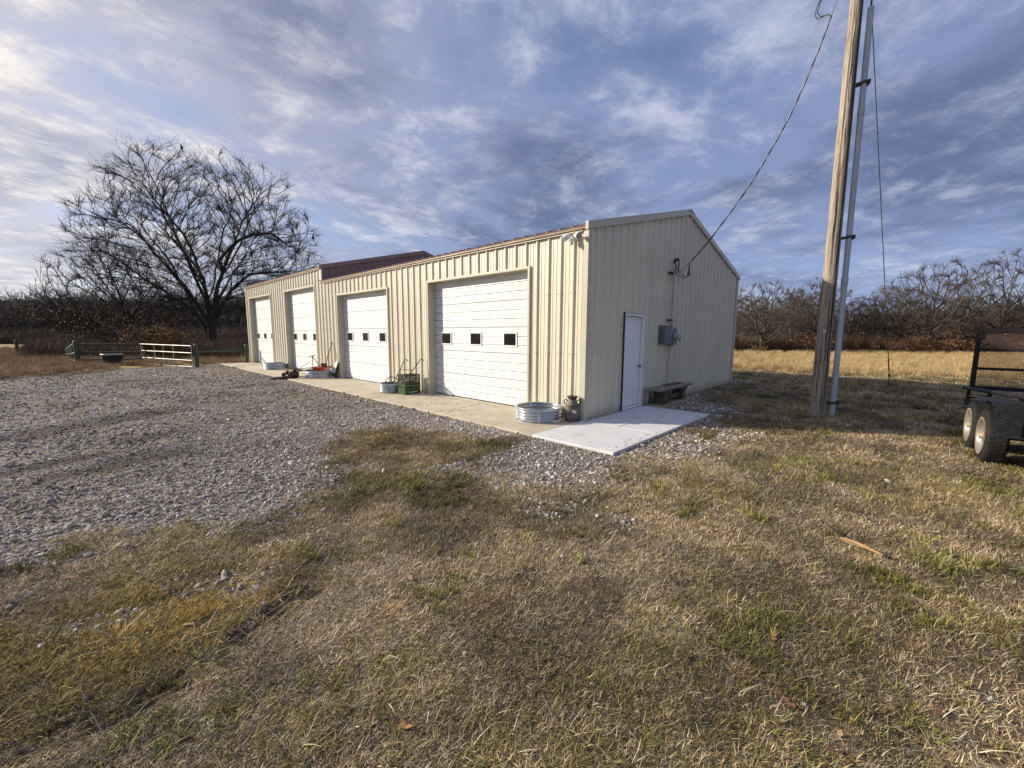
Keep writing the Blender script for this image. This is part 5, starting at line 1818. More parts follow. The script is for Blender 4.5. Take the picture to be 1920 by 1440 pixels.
def generic_tree(seed, h, wide, trunk_h, nattr, step=0.42, infl=2.6, kill=0.6, tip=0.014, iters=60, under=0.7, ntw=2, rmax=0.24, shell=0.3, up=0.05, twig=(0.3, 0.8), radial=0.6):
    rs = np.random.RandomState(seed)
    lean_ = rs.normal(0, 0.06, 2)
    ini = [((0, 0, -0.3), -1)]
    nz = int(h * 0.55 / 0.45)
    for k in range(nz):
        z = 0.1 + k * 0.45
        ini.append(((lean_[0] * z + rs.normal(0, 0.04), lean_[1] * z + rs.normal(0, 0.04), z), len(ini) - 1))
    # primary limbs
    top_i = len(ini) - 1
    for k in range(7):
        az = k * 2.4 + rs.normal(0, 0.3)
        el = R(rs.uniform(15, 60))
        b31 = int(np.clip((trunk_h * rs.uniform(0.8, 1.5)) / 0.45, 2, top_i))
        p = np.array(ini[b31][0])
        prev = b31
        v = np.array([math.cos(az) * math.cos(el), math.sin(az) * math.cos(el), math.sin(el)])
        for q in range(int(wide * 0.6 / 0.4)):
            v = v + rs.normal(0, 0.16, 3) + np.array([0, 0, 0.03])
            v /= np.linalg.norm(v)
            p = p + v * 0.4
            ini.append((tuple(p), prev))
            prev = len(ini) - 1
    cz = trunk_h + (h - trunk_h) * 0.42
    at_ = dome(nattr, 0, cz, wide, h - cz, rs, 0.5, shell=shell, under=under)
    return skeleton_tree(ini, at_, step, infl, kill, iters, seed, tip=tip, expo=2.35, twig=twig, ntw=ntw, up=up, rmax=rmax, thick=0.07, radial=radial)


# ---- second tree left of the big one, keeps rust-red leaves low down
def leaf_mesh(name, centers, n, sp, size, cols, rg3, flatten=1.0):
    v, f, cl_ = [], [], []
    for i in range(n):
        c = rg3.choice(centers)
        p = Vector((c[0] + rg3.gauss(0, sp), c[1] + rg3.gauss(0, sp), c[2] + rg3.gauss(0, sp * flatten)))
        a = Vector((rg3.gauss(0, 1), rg3.gauss(0, 1), rg3.gauss(0, 1))).normalized()
        bq = a.orthogonal().normalized()
        s = size * rg3.uniform(0.6, 1.4)
        k = len(v)
        v += [tuple(p - a * s), tuple(p + bq * s * 0.45), tuple(p + a * s), tuple(p - bq * s * 0.45)]
        f.append((k, k + 1, k + 2, k + 3))
        c3 = rg3.choice(cols)
        q = rg3.uniform(0.7, 1.25)
        cl_ += [(c3[0] * q, c3[1] * q, c3[2] * q, 1)] * 4
    me6 = bpy.data.meshes.new(name)
    me6.from_pydata(v, [], f)
    ca = me6.color_attributes.new('col', 'FLOAT_COLOR', 'POINT')
    ca.data.foreach_set('color', np.array(cl_, np.float32).ravel())
    me6.materials.append(M['leaf'])
    return me6


RUST = [(0.17, 0.065, 0.032), (0.12, 0.048, 0.028), (0.20, 0.09, 0.045), (0.08, 0.036, 0.025)]
s2 = generic_tree(21, 8.8, 5.0, 1.4, 3400, step=0.34, kill=0.55, tip=0.012, under=1.15, ntw=3, rmax=0.30, up=0.15)
T2 = (-3.9, 44.5)
t2o = thing('bare_oak', 'wide low oak left of the big tree, rust-red leaves on its lower branches', 'tree', (*T2, zat(*T2)))
a, b18 = s2[0], s2[1]
o = bpy.data.objects.new('trunk', fast_mesh(a, 'trunk', 'bark_dark'))
COL.objects.link(o)
o.parent = t2o
o = bpy.data.objects.new('crown', fast_mesh(b18, 'crown', 'bark_dark'))
COL.objects.link(o)
o.parent = t2o
low = [tuple(p) for p, q in zip(s2[2], s2[3]) if q < 0.04 and 0.7 < p[2] < 3.6]
o = bpy.data.objects.new('leaves', leaf_mesh('leaves', low, 5200, 0.25, 0.07, RUST, random.Random(3)))
COL.objects.link(o)
o.parent = t2o

# ---- cedar bush behind the gate
cb = thing('cedar_bush', 'rust-orange cedar bush with dark heart behind the metal gate', 'bush', (-3.25, 29.8, fz0))
rg4 = random.Random(8)
cs = Skel(31)
for k in range(16):
    az, el = k * 2.4, R(rg4.uniform(25, 80))
    cs.grow((0, 0, 0.05), (math.cos(az) * math.cos(el), math.sin(az) * math.cos(el), math.sin(el)), rg4.uniform(1.3, 2.2), 0.04, 1, 2, 0.1, 0.15, (4, 6), (25, 50), (0.35, 0.5), 0.3, 0.05, 0.01)
a, b19 = cs.meshes(1)
a.add(b19.v, b19.f)
o = bpy.data.objects.new('stem', fast_mesh(a, 'stem', 'bark_dark'))
COL.objects.link(o)
o.parent = cb
cpts = [tuple(p) for pts, _, lev in cs.ch for p in pts[1:]]
o = bpy.data.objects.new('foliage', leaf_mesh('foliage', cpts, 7000, 0.16, 0.055, [(0.20, 0.10, 0.022), (0.14, 0.085, 0.025), (0.09, 0.06, 0.02), (0.25, 0.12, 0.03)], rg4))
COL.objects.link(o)
o.parent = cb

# ---- wood edge: five kinds of bare tree, each copy an object with trunk and crown
kinds = []
for k, (sd, h, wd, th, na, un) in enumerate(((41, 9.0, 4.6, 1.8, 1900, 0.85), (42, 10.5, 3.6, 2.4, 1700, 0.9), (43, 8.0, 4.6, 1.8, 1700, 0.75), (44, 11.0, 4.6, 2.4, 2200, 0.95), (45, 7.0, 3.6, 1.2, 1500, 1.0))):
    a, b20, _, _ = generic_tree(sd, h, wd, th, na, step=0.34, kill=0.52, infl=2.4, under=un, ntw=3, tip=0.0135, up=0.42, twig=(0.25, 0.7), radial=0.45)
    kinds.append((fast_mesh(a, 'trunk', 'bark_grey'), fast_mesh(b20, 'crown', 'bark_grey'), h))
    print('kind', k, len(b20.f))


def wood_tree(k, x, y, scl, rz, label, group):
    tm, cm, h = kinds[k]
    o7 = thing('bare_tree', label, 'tree', (x, y, zat(x, y)), rz, group)
    o7.scale = (scl, scl, scl)
    share('trunk', tm, o7)
    share('crown', cm, o7)
    return o7


GR = 'bare trees along the wood edge beyond the golden field'


def at_px(px, depth):
    """ground point at a bearing from the yard (tan of bearing) and a depth"""
    t9 = (px - 960) / 764.9
    f2, r3 = Vector((_f.x, _f.y)).normalized(), Vector((_r.x, _r.y))
    q = f2 + r3 * t9
    return CAM.x + q.x * depth, CAM.y + q.y * depth


front = [
    (1425, 41.0, 2, 0.95, 0.3, 'broad pale-trunked bare oak at the tree line just right of the garage'),
    (1478, 46.0, 1, 0.72, 1.9, 'slender bare tree between the broad oak and the utility pole'),
    (1522, 45.0, 3, 0.78, 4.0, 'tall thin bare tree partly hidden behind the utility pole'),
    (1588, 47.0, 4, 0.92, 5.2, 'small bare tree just right of the conduit riser'),
    (1632, 45.0, 0, 0.72, 2.2, 'low bare tree between conduit riser and guy wire'),
    (1672, 43.0, 2, 0.92, 0.9, 'bare tree directly behind the guy wire'),
    (1735, 41.0, 0, 1.10, 1.3, 'round-crowned bare oak right of the guy wire'),
    (1862, 41.0, 3, 0.98, 3.1, 'tallest bare tree of the right-hand wood, above the trailer ramp'),
    (1790, 45.0, 1, 0.62, 3.6, 'low bare tree between the round oak and the tallest tree'),
    (1940, 40.0, 4, 0.95, 2.6, 'small bare tree cut by the right edge of the view'),
]
for px, dp, k, sc, rz, lb in front:
    x, y = at_px(px, dp)
    wood_tree(k, x, y, sc * 0.86, rz, lb, GR)
rg5 = random.Random(12)
for i in range(26):
    px = 1360 + i * 28 + rg5.uniform(-14, 14)
    x, y = at_px(px, rg5.uniform(48, 62))
    wood_tree(rg5.randrange(5), x, y, rg5.uniform(0.44, 0.62) * (0.72 if 1545 < px < 1690 else 1.0), rg5.random() * 6.28, 'bare tree in the second row of the wood beyond the golden field', 'second row of the wood')
lf = [(-30, 76, 3, 0.85, 'bare tree cut by the left edge, in front of the dark hillside wood'), (38, 74, 1, 0.95, 'tall pale bare tree at far left before the hillside wood'),
      (110, 80, 2, 0.9, 'low bare tree at the foot of the hillside wood, left of the oak')]
for px, dp, k, sc, lb in lf:
    x, y = at_px(px, dp)
    wood_tree(k, x, y, sc * 0.8, rg5.random() * 6, lb, 'bare trees before the hillside wood')

# the hillside wood on the left and the depth of the wood on the right read as masses
far_m = []
for k in range(3):
    a, b32, _, _ = generic_tree(60 + k, (9.0, 10.5, 8.0)[k], 3.6, 2.0, 420, step=0.6, infl=3.0, kill=1.0, tip=0.028, iters=40, under=0.9, ntw=2, twig=(0.5, 1.1))
    b32.add(a.v, a.f)
    far_m.append(fast_mesh(b32, 'far_tree', 'bark_far'))
fc = hidden_collection('far_tree_shapes', far_m)
rs_ = np.random.RandomState(5)
pts = []
for i in range(1100):
    px = rs_.uniform(-260, 700)
    dp = rs_.uniform(80, 150)
    x, y = at_px(px, dp)
    if x > 0.5 and y < 60:
        continue
    pts.append((x, y, zat(x, y) - 0.3))
for i in range(420):
    px = rs_.uniform(1330, 2250)
    dp = rs_.uniform(60, 95)
    x, y = at_px(px, dp)
    pts.append((x, y, zat(x, y) - 3.9 - 1.2 * (1545 < px < 1700)))
n = len(pts)
sc = rs_.uniform(0.75, 1.1, n)
scatter('woods', 'dark leafless woods closing the horizon on the hillside and behind the field', pts, np.stack([np.zeros(n), np.zeros(n), rs_.uniform(0, 6.28, n)], -1), np.stack([sc, sc, sc * rs_.uniform(0.85, 1.1, n)], -1), rs_.randint(0, 3, n), fc)

# brush: clumps of brown stems
def brush_mesh(seed, n, h, rad, cols, wid=0.012):
    r6 = random.Random(seed)
    v, f, cl_ = [], [], []
    for i in range(n):
        a, q = r6.random() * 6.283, rad * math.sqrt(r6.random())
        p = Vector((math.cos(a) * q, math.sin(a) * q, 0))
        d = Vector((r6.gauss(0, 0.35), r6.gauss(0, 0.35), 1)).normalized()
        L = h * r6.uniform(0.5, 1.1)
        az = r6.random() * 3.14
        s = Vector((math.cos(az), math.sin(az), 0)) * wid
        k = len(v)
        bend = Vector((r6.gauss(0, 0.12), r6.gauss(0, 0.12), 0)) * L
        m1, m2 = p + d * L * 0.5, p + d * L + bend
        v += [tuple(p - s), tuple(p + s), tuple(m1 + s * 0.8), tuple(m1 - s * 0.8), tuple(m2)]
        f += [(k, k + 1, k + 2, k + 3), (k + 3, k + 2, k + 4)]
        c3 = r6.choice(cols)
        q2 = r6.uniform(0.7, 1.3)
        cl_ += [(c3[0] * q2, c3[1] * q2, c3[2] * q2, 1)] * 5
    me7 = bpy.data.meshes.new('brush')
    me7.from_pydata(v, [], f)
    ca = me7.color_attributes.new('col', 'FLOAT_COLOR', 'POINT')
    ca.data.foreach_set('color', np.array(cl_, np.float32).ravel())
    me7.materials.append(M['blade'])
    return me7


BR = [(0.12, 0.085, 0.06), (0.09, 0.065, 0.048), (0.17, 0.125, 0.085), (0.075, 0.055, 0.045)]
bc = hidden_collection('brush_shapes', [brush_mesh(70 + k, 170, 1.7, 0.9, BR, 0.012) for k in range(3)] + [brush_mesh(75, 130, 1.1, 0.7, [(0.17, 0.10, 0.055), (0.13, 0.085, 0.05), (0.2, 0.14, 0.085)], 0.010)])
pts, sc, ix = [], [], []
for i in range(1000):
    px, dp = rs_.uniform(1330, 2250), 40 + 18 * rs_.rand() ** 1.6
    x, y = at_px(px, dp + 1.5)
    pts.append((x, y, zat(x, y)))
    sc.append(rs_.uniform(0.6, 1.35))
    ix.append(rs_.randint(0, 4))
for i in range(700):
    px, dp = rs_.uniform(-200, 520), rs_.uniform(62, 90)
    x, y = at_px(px, dp)
    pts.append((x, y, zat(x, y)))
    sc.append(rs_.uniform(0.8, 1.8))
    ix.append(rs_.randint(0, 3))
for i in range(900):
    px, dp = rs_.uniform(60, 560), rs_.uniform(26, 60)
    x, y = at_px(px, dp)
    if x > -1.2 and y < 24:
        continue
    pts.append((x, y, zat(x, y)))
    sc.append(rs_.uniform(0.35, 0.85))
    ix.append(rs_.randint(0, 4))
n = len(pts)
sc = np.array(sc)
sc = sc * 1.0
scatter('undergrowth', 'tangled brown undergrowth along the wood edges and under the trees', pts, np.stack([np.zeros(n), np.zeros(n), rs_.uniform(0, 6.28, n)], -1), np.stack([sc] * 3, -1), ix, bc)

# rust-leaved bushes at the foot of the wood
bush_me = [leaf_mesh('foliage', [(rg5.gauss(0, 0.75), rg5.gauss(0, 0.6), abs(rg5.gauss(0.7, 0.45))) for _ in range(26)], 900, 0.22, 0.085, [(0.20, 0.105, 0.052), (0.14, 0.075, 0.042), (0.26, 0.15, 0.08), (0.095, 0.055, 0.035)], rg5) for _ in range(3)]
stem_me = fast_mesh(MB().add(*(lambda q: (q.v, q.f))((lambda s: [s.grow((0, 0, -0.1), (math.cos(k * 2.4) * 0.5, math.sin(k * 2.4) * 0.5, 0.8), 1.3, 0.022, 1, 2, 0.1, 0.2, (4, 5), (25, 50), (0.4, 0.6), 0.3, 0.05, 0.008) for k in range(7)] and s)(Skel(90)).meshes(0)[1])), 'stem', 'bark_grey')
blist = [(1477, 41.5, 0.62, 'small rust-leaved bush under the slender tree left of the pole'), (1517, 41.0, 1.15, 'tall rust-leaved bush just left of the utility pole'), (1603, 41.5, 0.75, 'low rust-leaved bush right of the conduit riser'),
         (1672, 39.5, 0.85, 'rust-leaved bush right behind the guy wire foot'), (1700, 39.0, 0.95, 'second rust-leaved bush to the right of the guy wire'), (1731, 39.0, 0.9, 'rust-leaved bush under the round-crowned oak'),
         (1765, 39.0, 0.85, 'rust-leaved bush between round oak and trailer ramp'), (1796, 39.0, 0.8, 'rust-leaved bush next to the ramp top of the trailer'), (1826, 39.0, 0.8, 'rust-leaved bush seen just left of the ramp frame'),
         (1868, 39.0, 0.9, 'rust-leaved bush seen through the trailer ramp mesh'), (1910, 38.5, 0.9, 'rust-leaved bush at the right edge behind the ramp mesh'), (1418, 39.5, 0.38, 'low dark red bush at the field edge just right of the garage')]
for px, dp, sc_, lb in blist:
    x, y = at_px(px, dp)
    o8 = thing('rust_leaved_bush', lb, 'bush', (x, y, zat(x, y)), rg5.random() * 6, 'rust-leaved bushes at the foot of the wood')
    o8.scale = (sc_ * rg5.uniform(1.0, 1.5), sc_ * rg5.uniform(1.0, 1.4), sc_ * rg5.uniform(0.9, 1.5))
    share('foliage', rg5.choice(bush_me), o8)
    share('stem', stem_me, o8)

# birds perched in the big tree
br = MB()
br.ball((0, 0, 0.0), (0.10, 0.10, 0.17), 10, 7)
br.ball((0.03, 0, 0.19), (0.065, 0.065, 0.065), 8, 6)
br.hexa([(-0.05, -0.03, -0.10), (-0.05, 0.03, -0.10), (0.0, 0.03, -0.12), (0.0, -0.03, -0.12)], [(-0.13, -0.04, -0.36), (-0.13, 0.04, -0.36), (-0.10, 0.04, -0.37), (-0.10, -0.04, -0.37)])
br.add([(0.08, -0.018, 0.20), (0.08, 0.018, 0.20), (0.08, 0, 0.17), (0.15, 0, 0.185)], [(0, 1, 3), (1, 2, 3), (2, 0, 3), (0, 2, 1)])
bird_me = br.mesh('bird', 'bird', smooth=True)
for (u, z), lb in zip([(10.55, 9.85), (8.0, 11.3), (4.7, 11.9), (4.6, 11.4), (0.35, 16.7)],
                      ['dark bird on the farthest right twig of the big tree, above the roof', 'dark bird on an outer right branch of the big tree', 'upper of two dark birds close together in the big tree', 'lower of two dark birds close together in the big tree', 'dark bird perched highest in the top of the big tree']):
    tgt = RV * u + Vector((0, 0, z))
    # nearest branch point as seen from the yard
    dd = ((nodes[:, 0] * RV.x + nodes[:, 1] * RV.y) - u) ** 2 + (nodes[:, 2] - z) ** 2
    q = nodes[int(np.argmin(dd))]
    o9 = bpy.data.objects.new('bird', bird_me)
    COL.objects.link(o9)
    o9.location = (TB[0] + q[0], TB[1] + q[1], zat(*TB) + q[2] + 0.17)
    o9.rotation_euler = (0, 0, random.random() * 6)
    tag(o9, lb, 'bird', 'birds perched in the big bare tree')

# ================================================================== GRASS AND STONES
def blades(seed, n, rad, lmin, lmax, wid, cols, el=(5, 55), curl=(0.2, 1.0)):
    r8 = np.random.RandomState(seed)
    V, F, C = [], [], []
    for i in range(n):
        a, q = r8.rand() * 6.283, rad * math.sqrt(r8.rand())
        p = np.array([math.cos(a) * q, math.sin(a) * q, 0.0])
        az = r8.rand() * 6.283
        e = R(r8.uniform(*el))
        L = r8.uniform(lmin, lmax)
        w = wid * r8.uniform(0.7, 1.3)
        side = np.array([-math.sin(az), math.cos(az), 0]) * w / 2
        cu = r8.uniform(*curl)
        tw = r8.normal(0, 0.35)
        k = len(V)
        seg = 3
        for j in range(seg + 1):
            V.append(p - side * (1 - 0.85 * j / seg))
            V.append(p + side * (1 - 0.85 * j / seg))
            az += tw / seg
            p = p + np.array([math.cos(az) * math.cos(e), math.sin(az) * math.cos(e), math.sin(e)]) * L / seg
            p[2] = max(p[2], 0.002 + 0.004 * r8.rand())
            e -= cu * 1.2 / seg
        F += [(k + 2 * j, k + 2 * j + 1, k + 2 * j + 3, k + 2 * j + 2) for j in range(seg)]
        ws = np.array([c[1] for c in cols])
        c4 = cols[r8.choice(len(cols), p=ws / ws.sum())][0]
        m4 = r8.uniform(0.35, 1.45)
        C += [(c4[0] * m4, c4[1] * m4, c4[2] * m4, 1)] * (2 * (seg + 1))
    me8 = bpy.data.meshes.new('grass_clump')
    me8.from_pydata([tuple(v) for v in V], [], F)
    ca = me8.color_attributes.new('col', 'FLOAT_COLOR', 'POINT')
    ca.data.foreach_set('color', np.array(C, np.float32).ravel())
    me8.materials.append(M['blade'])
    return me8


TAN, PALE, GREY, BRN, OLI, GRN, GLD, ORG = (0.47, 0.345, 0.185), (0.64, 0.52, 0.33), (0.41, 0.345, 0.265), (0.17, 0.112, 0.065), (0.27, 0.225, 0.07), (0.16, 0.175, 0.040), (0.44, 0.29, 0.06), (0.44, 0.255, 0.125)
dead = [(TAN, 5), (PALE, 2.0), (GREY, 1.6), (BRN, 4.0), (OLI, 1.8)]
grey = [(GREY, 5), (PALE, 2), (TAN, 2), (BRN, 3.5)]
oliv = [(OLI, 5), (GRN, 2), (TAN, 2.5), (BRN, 1)]
gren = [(GRN, 5), (OLI, 4), (TAN, 1)]
gold = [(GLD, 4), (OLI, 5), (TAN, 1.5), (BRN, 1)]
oran = [(ORG, 3), (TAN, 5), (PALE, 1), (BRN, 1)]
shapes = []
for k in range(3):
    shapes.append(blades(100 + k, 72, 0.075, 0.018, 0.050, 0.0034, dead, (5, 65), (0.0, 1.5)))
for k in range(2):
    shapes.append(blades(110 + k, 72, 0.075, 0.018, 0.050, 0.0034, grey, (5, 60), (0.0, 1.5)))
for k in range(2):
    shapes.append(blades(120 + k, 52, 0.065, 0.02, 0.06, 0.0034, oliv, (15, 75), (0.1, 1.4)))
shapes.append(blades(130, 30, 0.035, 0.03, 0.085, 0.0048, gren, (30, 80), (0.3, 1.2)))
for k in range(2):
    shapes.append(blades(140 + k, 46, 0.07, 0.02, 0.055, 0.0040, gold, (10, 65)))
shapes.append(blades(150, 36, 0.05, 0.03, 0.08, 0.0038, oran, (20, 70)))
shapes.append(blades(160, 9, 0.06, 0.06, 0.13, 0.0042, [(PALE, 4), (TAN, 3), (GREY, 2)], (5, 40), (0.1, 0.6)))
gc = hidden_collection('grass_shapes', shapes)
DEAD, GREYI, OLIV, GREEN, GOLD, ORAN, LONG = (0, 1, 2), (3, 4), (5, 6), (7,), (8, 9), (10,), (11,)

rs2 = np.random.RandomState(17)
fw = np.array([_f.x, _f.y]) / math.hypot(_f.x, _f.y)
rt = np.array([_r.x, _r.y])
camxy = np.array([CAM.x, CAM.y])


def ring_pts(dens, d0, d1, half=62.0):
    half = max(half, 78.0) if d1 < 9 else half
    area = (math.radians(half * 2) / 2) * (d1 ** 2 - d0 ** 2)
    n2 = int(dens * area)
    d = np.sqrt(rs2.uniform(d0 ** 2, d1 ** 2, n2))
    a = rs2.uniform(-R(half), R(half), n2)
    p = camxy + (np.cos(a) * d)[:, None] * fw + (np.sin(a) * d)[:, None] * rt
    return p[:, 0], p[:, 1], d


def clear_of(x, y, pad_=0.0):
    b21 = (x > -1.56 - pad_) & (x < 2.47 + pad_) & (y > -1.56 - pad_) & (y < 0.2)
    c21 = (x > -1.56 - pad_) & (x < W + pad_) & (y > -0.12 - pad_) & (y < L2 + 0.1)
    return ~(b21 | c21)


PX_, PY_, SC_ = [], [], []
for dens, d0, d1, sc0 in ((820, 0.15, 2.6, 0.95), (680, 2.6, 4.2, 1.0), (480, 4.2, 7.5, 1.12), (230, 7.5, 13.0, 1.4), (65, 13.0, 26.0, 2.1)):
    x, y, d = ring_pts(dens, d0, d1)
    g = gravel(x, y)
    f_ = field(x, y)
    bare = fbm(x, y, 0.8, 4, 7)
    pr = np.clip((0.74 - g) / 0.46, 0.0, 1) * np.clip(1.25 - (bare - 0.46) * 3.6, 0.55, 1)
    pr = np.maximum(pr, 0.012) * (f_ < 0.5)
    td = np.ones(len(x))
    for a, c in TREADS:
        td = np.minimum(td, 0.15 + np.clip((cap_d(x, y, a, c) - 0.03) / 0.06, 0, 1))
    keep = (rs2.rand(len(x)) < pr * td) & clear_of(x, y, 0.02)
    PX_.append(x[keep])
    PY_.append(y[keep])
    SC_.append(np.full(keep.sum(), sc0))
x, y, s = np.concatenate(PX_), np.concatenate(PY_), np.concatenate(SC_)
n = len(x)
g1 = fbm(x, y, 1.0, 4, 2)
g2 = fbm(x + 31, y - 17, 2.2, 3, 4)
g3 = fbm(x - 11, y + 5, 0.6, 3, 0)
goldz = np.clip(1 - (np.hypot((x + 6.75) / 1.35, (y + 1.25) / 0.85)) / 1.0, 0, 1) * 1.9
u = rs2.rand(n)
ix = np.where(u < 0.72, rs2.choice(DEAD, n), rs2.choice(GREYI, n))
ix = np.where((g3 > 0.55) & (u < 0.6), rs2.choice(GREYI, n), ix)
u = rs2.rand(n)
ix = np.where(u < np.clip((g1 - 0.53) * 3.6, 0.05, 0.42), rs2.choice(OLIV, n), ix)
u = rs2.rand(n)
ix = np.where(u < np.clip((g2 - 0.62) * 4.0, 0.008, 0.4), GREEN[0], ix)
u = rs2.rand(n)
ix = np.where(u < goldz, rs2.choice(GOLD, n), ix)
u = rs2.rand(n)
isl = np.clip(sd_poly(x, y, ISLE) + 0.4, 0, 1)
ix = np.where(u < np.clip((fbm(x + 7, y + 3, 2.6, 3, 6) - 0.74) * 6, 0.0, 0.3) + isl * 0.22, ORAN[0], ix)
u = rs2.rand(n)
ix = np.where(u < 0.035, LONG[0], ix)
sv = s * rs2.uniform(0.7, 1.25, n)
rot = np.stack([rs2.normal(0, 0.10, n), rs2.normal(0, 0.10, n), rs2.uniform(0, 6.28, n)], -1)
scatter('lawn_grass', 'worn winter lawn of tan and olive grass blades', np.stack([x, y, gz(x, y) - 0.004], -1), rot, np.stack([sv, sv, sv], -1), ix, gc, tone=np.clip((fbm(x, y, 2.3, 4, 0) - 0.49) * 1.9 + (fbm(x, y, 0.45, 2, 5) - 0.5) * 0.3, -0.28, 0.38))
print('grass clumps', n)

# tall dry hay: golden field on the right, brown weeds on the left
HAY = [((0.57, 0.42, 0.205), 5), ((0.47, 0.335, 0.16), 4), ((0.64, 0.50, 0.28), 3), ((0.30, 0.21, 0.11), 3)]
WEED = [((0.42, 0.30, 0.17), 5), ((0.33, 0.22, 0.125), 4), ((0.48, 0.37, 0.23), 2), ((0.20, 0.13, 0.08), 2)]
hayshapes = [blades(200 + k, 110, 0.26, 0.30, 0.62, 0.009, HAY, (45, 85), (0.1, 0.7)) for k in range(3)] + [blades(210 + k, 100, 0.25, 0.22, 0.55, 0.009, WEED, (40, 85), (0.1, 0.8)) for k in range(3)]
hc = hidden_collection('hay_shapes', hayshapes)
HX, HY, HI, HS = [], [], [], []
for dens, d0, d1 in ((14, 14, 26), (8, 26, 40), (4.5, 40, 66)):
    x, y, d = ring_pts(dens, d0, d1, 64)
    keep = (rs2.rand(len(x)) < field(x, y)) & clear_of(x, y, 0.3)
    right = (x > 10)
    HX.append(x[keep])
    HY.append(y[keep])
    HI.append(np.where(right[keep], rs2.randint(0, 3, keep.sum()), rs2.randint(3, 6, keep.sum())))
    HS.append(rs2.uniform(0.55, 1.0, keep.sum()) * np.where(right[keep], 0.82, 0.95))
x, y, ii, s = map(np.concatenate, (HX, HY, HI, HS))
n = len(x)
scatter('tall_grass', 'tall dry golden hay in the field and brown weeds along the lot', np.stack([x, y, gz(x, y) - 0.02], -1), np.stack([rs2.normal(0, .12, n), rs2.normal(0, .12, n), rs2.uniform(0, 6.28, n)], -1), np.stack([s, s, s], -1), ii, hc)
print('hay', n)

# crushed stone
import bmesh
rocks = []
for k in range(6):
    bm = bmesh.new()
    bmesh.ops.create_icosphere(bm, subdivisions=1, radius=1.0)
    r9 = random.Random(300 + k)
    for v in bm.verts:
        v.co *= r9.uniform(0.72, 1.18)
        v.co.z *= 0.62
        v.co.y *= 0.8
    me9 = bpy.data.meshes.new('stone')
    bm.to_mesh(me9)
    bm.free()
    me9.materials.append(M['stone'])
    rocks.append(me9)
rc = hidden_collection('stone_shapes', rocks)
SX, SY, SS = [], [], []
for dens, d0, d1, sz in ((1900, 1.2, 5.0, 0.0086), (1150, 5.0, 8.0, 0.0106), (460, 8.0, 12.0, 0.0145), (150, 12.0, 20.0, 0.021), (36, 20.0, 34.0, 0.036)):
    x, y, d = ring_pts(dens, d0, d1, 60)
    g = gravel(x, y)
    pr = np.clip((g - 0.22) / 0.45, 0.0, 1) ** 1.3 * (1 - 0.7 * damp(x, y)) * (1 - 0.35 * wear(x, y))
    pr = np.maximum(pr, 0.004)
    keep = (rs2.rand(len(x)) < pr) & clear_of(x, y, 0.01)
    SX.append(x[keep])
    SY.append(y[keep])
    SS.append(sz * np.exp(rs2.normal(0, 0.5, keep.sum())))
x, y, s = map(np.concatenate, (SX, SY, SS))
n_ground = len(x)
# grit kicked up onto the concrete edges
ex_, ey_ = [], []
for i in range(230):
    q = rs2.rand()
    off = abs(rs2.normal(0, 0.10))
    if q < 0.35:
        ex_.append(rs2.uniform(-1.5, 2.4)), ey_.append(-1.53 + off)
    elif q < 0.55:
        ex_.append(2.43 - off), ey_.append(rs2.uniform(-1.5, -0.1))
    else:
        ex_.append(-1.53 + off * 1.3), ey_.append(rs2.uniform(-1.5, 16.0))
x, y = np.concatenate([x, ex_]), np.concatenate([y, ey_])
s = np.concatenate([s, rs2.uniform(0.005, 0.012, len(ex_))])
n = len(x)
s = np.minimum(s, 0.045)
zs = np.where(np.arange(n) < n_ground, gz(x, y) + s * 0.22, 0.004 + s * 0.4)
scatter('gravel_stones', 'loose crushed limestone on the lot and strayed into the turf', np.stack([x, y, zs], -1), np.stack([rs2.normal(0, 0.5, n), rs2.normal(0, 0.5, n), rs2.uniform(0, 6.28, n)], -1), np.stack([s, s, s], -1), rs2.randint(0, 6, n), rc, tone=np.clip(damp(x, y) * 1.0 + np.clip((fbm(x + 40, y + 13, 0.7, 4, 3) - 0.44) * 2.6, 0, 0.5) + wear(x, y) * 0.35, 0, 1))
print('stones', n)

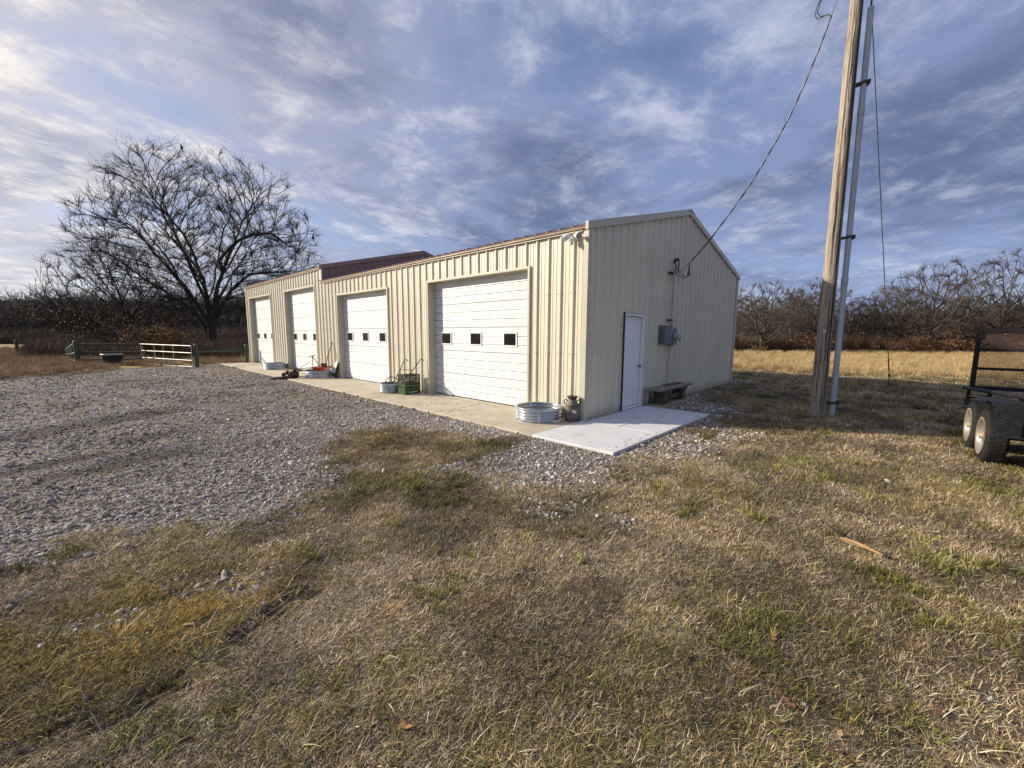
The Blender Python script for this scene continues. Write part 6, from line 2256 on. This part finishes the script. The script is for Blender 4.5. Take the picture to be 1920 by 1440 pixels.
# broken stick and bark chips on the lawn
sx, sy = -2.45, -4.28
stk = thing('broken_stick', 'split piece of tan wood lying on the lawn at right', 'stick', (sx, sy, zat(sx, sy) + 0.03), R(60))
stk.scale = (0.8, 0.8, 0.8)
mb = MB()
mb.tube([(-0.20, 0.0, 0.02), (-0.08, 0.012, 0.03), (0.06, -0.006, 0.022), (0.19, 0.004, 0.006)], [0.010, 0.018, 0.015, 0.006], 7)
mb.build('wood', 'stick', stk)
mb = MB()
mb.tube([(-0.05, 0.03, 0.02), (0.08, 0.045, 0.012), (0.20, 0.035, 0.004)], [0.004, 0.007, 0.003], 6)
mb.build('splinter', 'stick', stk)
bcp = thing('bark_chip', 'red-brown curl of bark beside the broken stick', 'bark', (sx + 0.17, sy + 0.20, zat(sx + 0.1, sy + 0.2) + 0.035), R(35))
MB().hexa([(-0.07, -0.03, 0.0), (0.07, -0.025, 0.0), (0.06, 0.03, 0.02), (-0.06, 0.03, 0.02)], [(-0.07, -0.03, 0.012), (0.07, -0.025, 0.010), (0.06, 0.03, 0.032), (-0.06, 0.03, 0.032)]).build('bark', 'stick_bark', bcp)

# oak leaves blown over the lawn
mb = MB()
cl9 = []
lv = []
x, y, d = ring_pts(2.2, 1.4, 12.0, 58)
ok = clear_of(x, y, 0.05) & (gravel(x, y) < 0.6)
for xx, yy in zip(x[ok], y[ok]):
    lv.append((xx, yy, zat(xx, yy) + 0.012))
r11 = random.Random(77)
V, F, C = [], [], []
for p in lv:
    a = r11.random() * 6.283
    L9, w9 = r11.uniform(0.03, 0.06), r11.uniform(0.4, 0.6)
    out9 = [(-1, 0), (-0.6, 0.55), (-0.35, 0.25), (0.0, 0.75), (0.25, 0.3), (0.6, 0.6), (1, 0), (0.6, -0.6), (0.25, -0.3), (0.0, -0.75), (-0.35, -0.25), (-0.6, -0.55)]
    k = len(V)
    cu = r11.uniform(-0.3, 0.5)
    for u9, v9 in out9:
        X, Y = u9 * L9, v9 * L9 * w9
        V.append((p[0] + X * math.cos(a) - Y * math.sin(a), p[1] + X * math.sin(a) + Y * math.cos(a), p[2] + cu * L9 * (u9 * u9) + abs(v9) * 0.3 * L9 * w9))
    F.append(tuple(range(k, k + 12)))
    c3 = r11.choice([(0.30, 0.16, 0.08), (0.22, 0.11, 0.06), (0.38, 0.25, 0.13), (0.17, 0.09, 0.055)])
    C += [(*c3, 1)] * 12
me = bpy.data.meshes.new('fallen_leaves')
me.from_pydata(V, [], F)
ca = me.color_attributes.new('col', 'FLOAT_COLOR', 'POINT')
ca.data.foreach_set('color', np.array(C, np.float32).ravel())
me.materials.append(M['leaf'])
o = bpy.data.objects.new('fallen_leaves', me)
COL.objects.link(o)
tag(o, 'small brown oak leaves strewn thinly over the lawn', None, None, 'stuff')
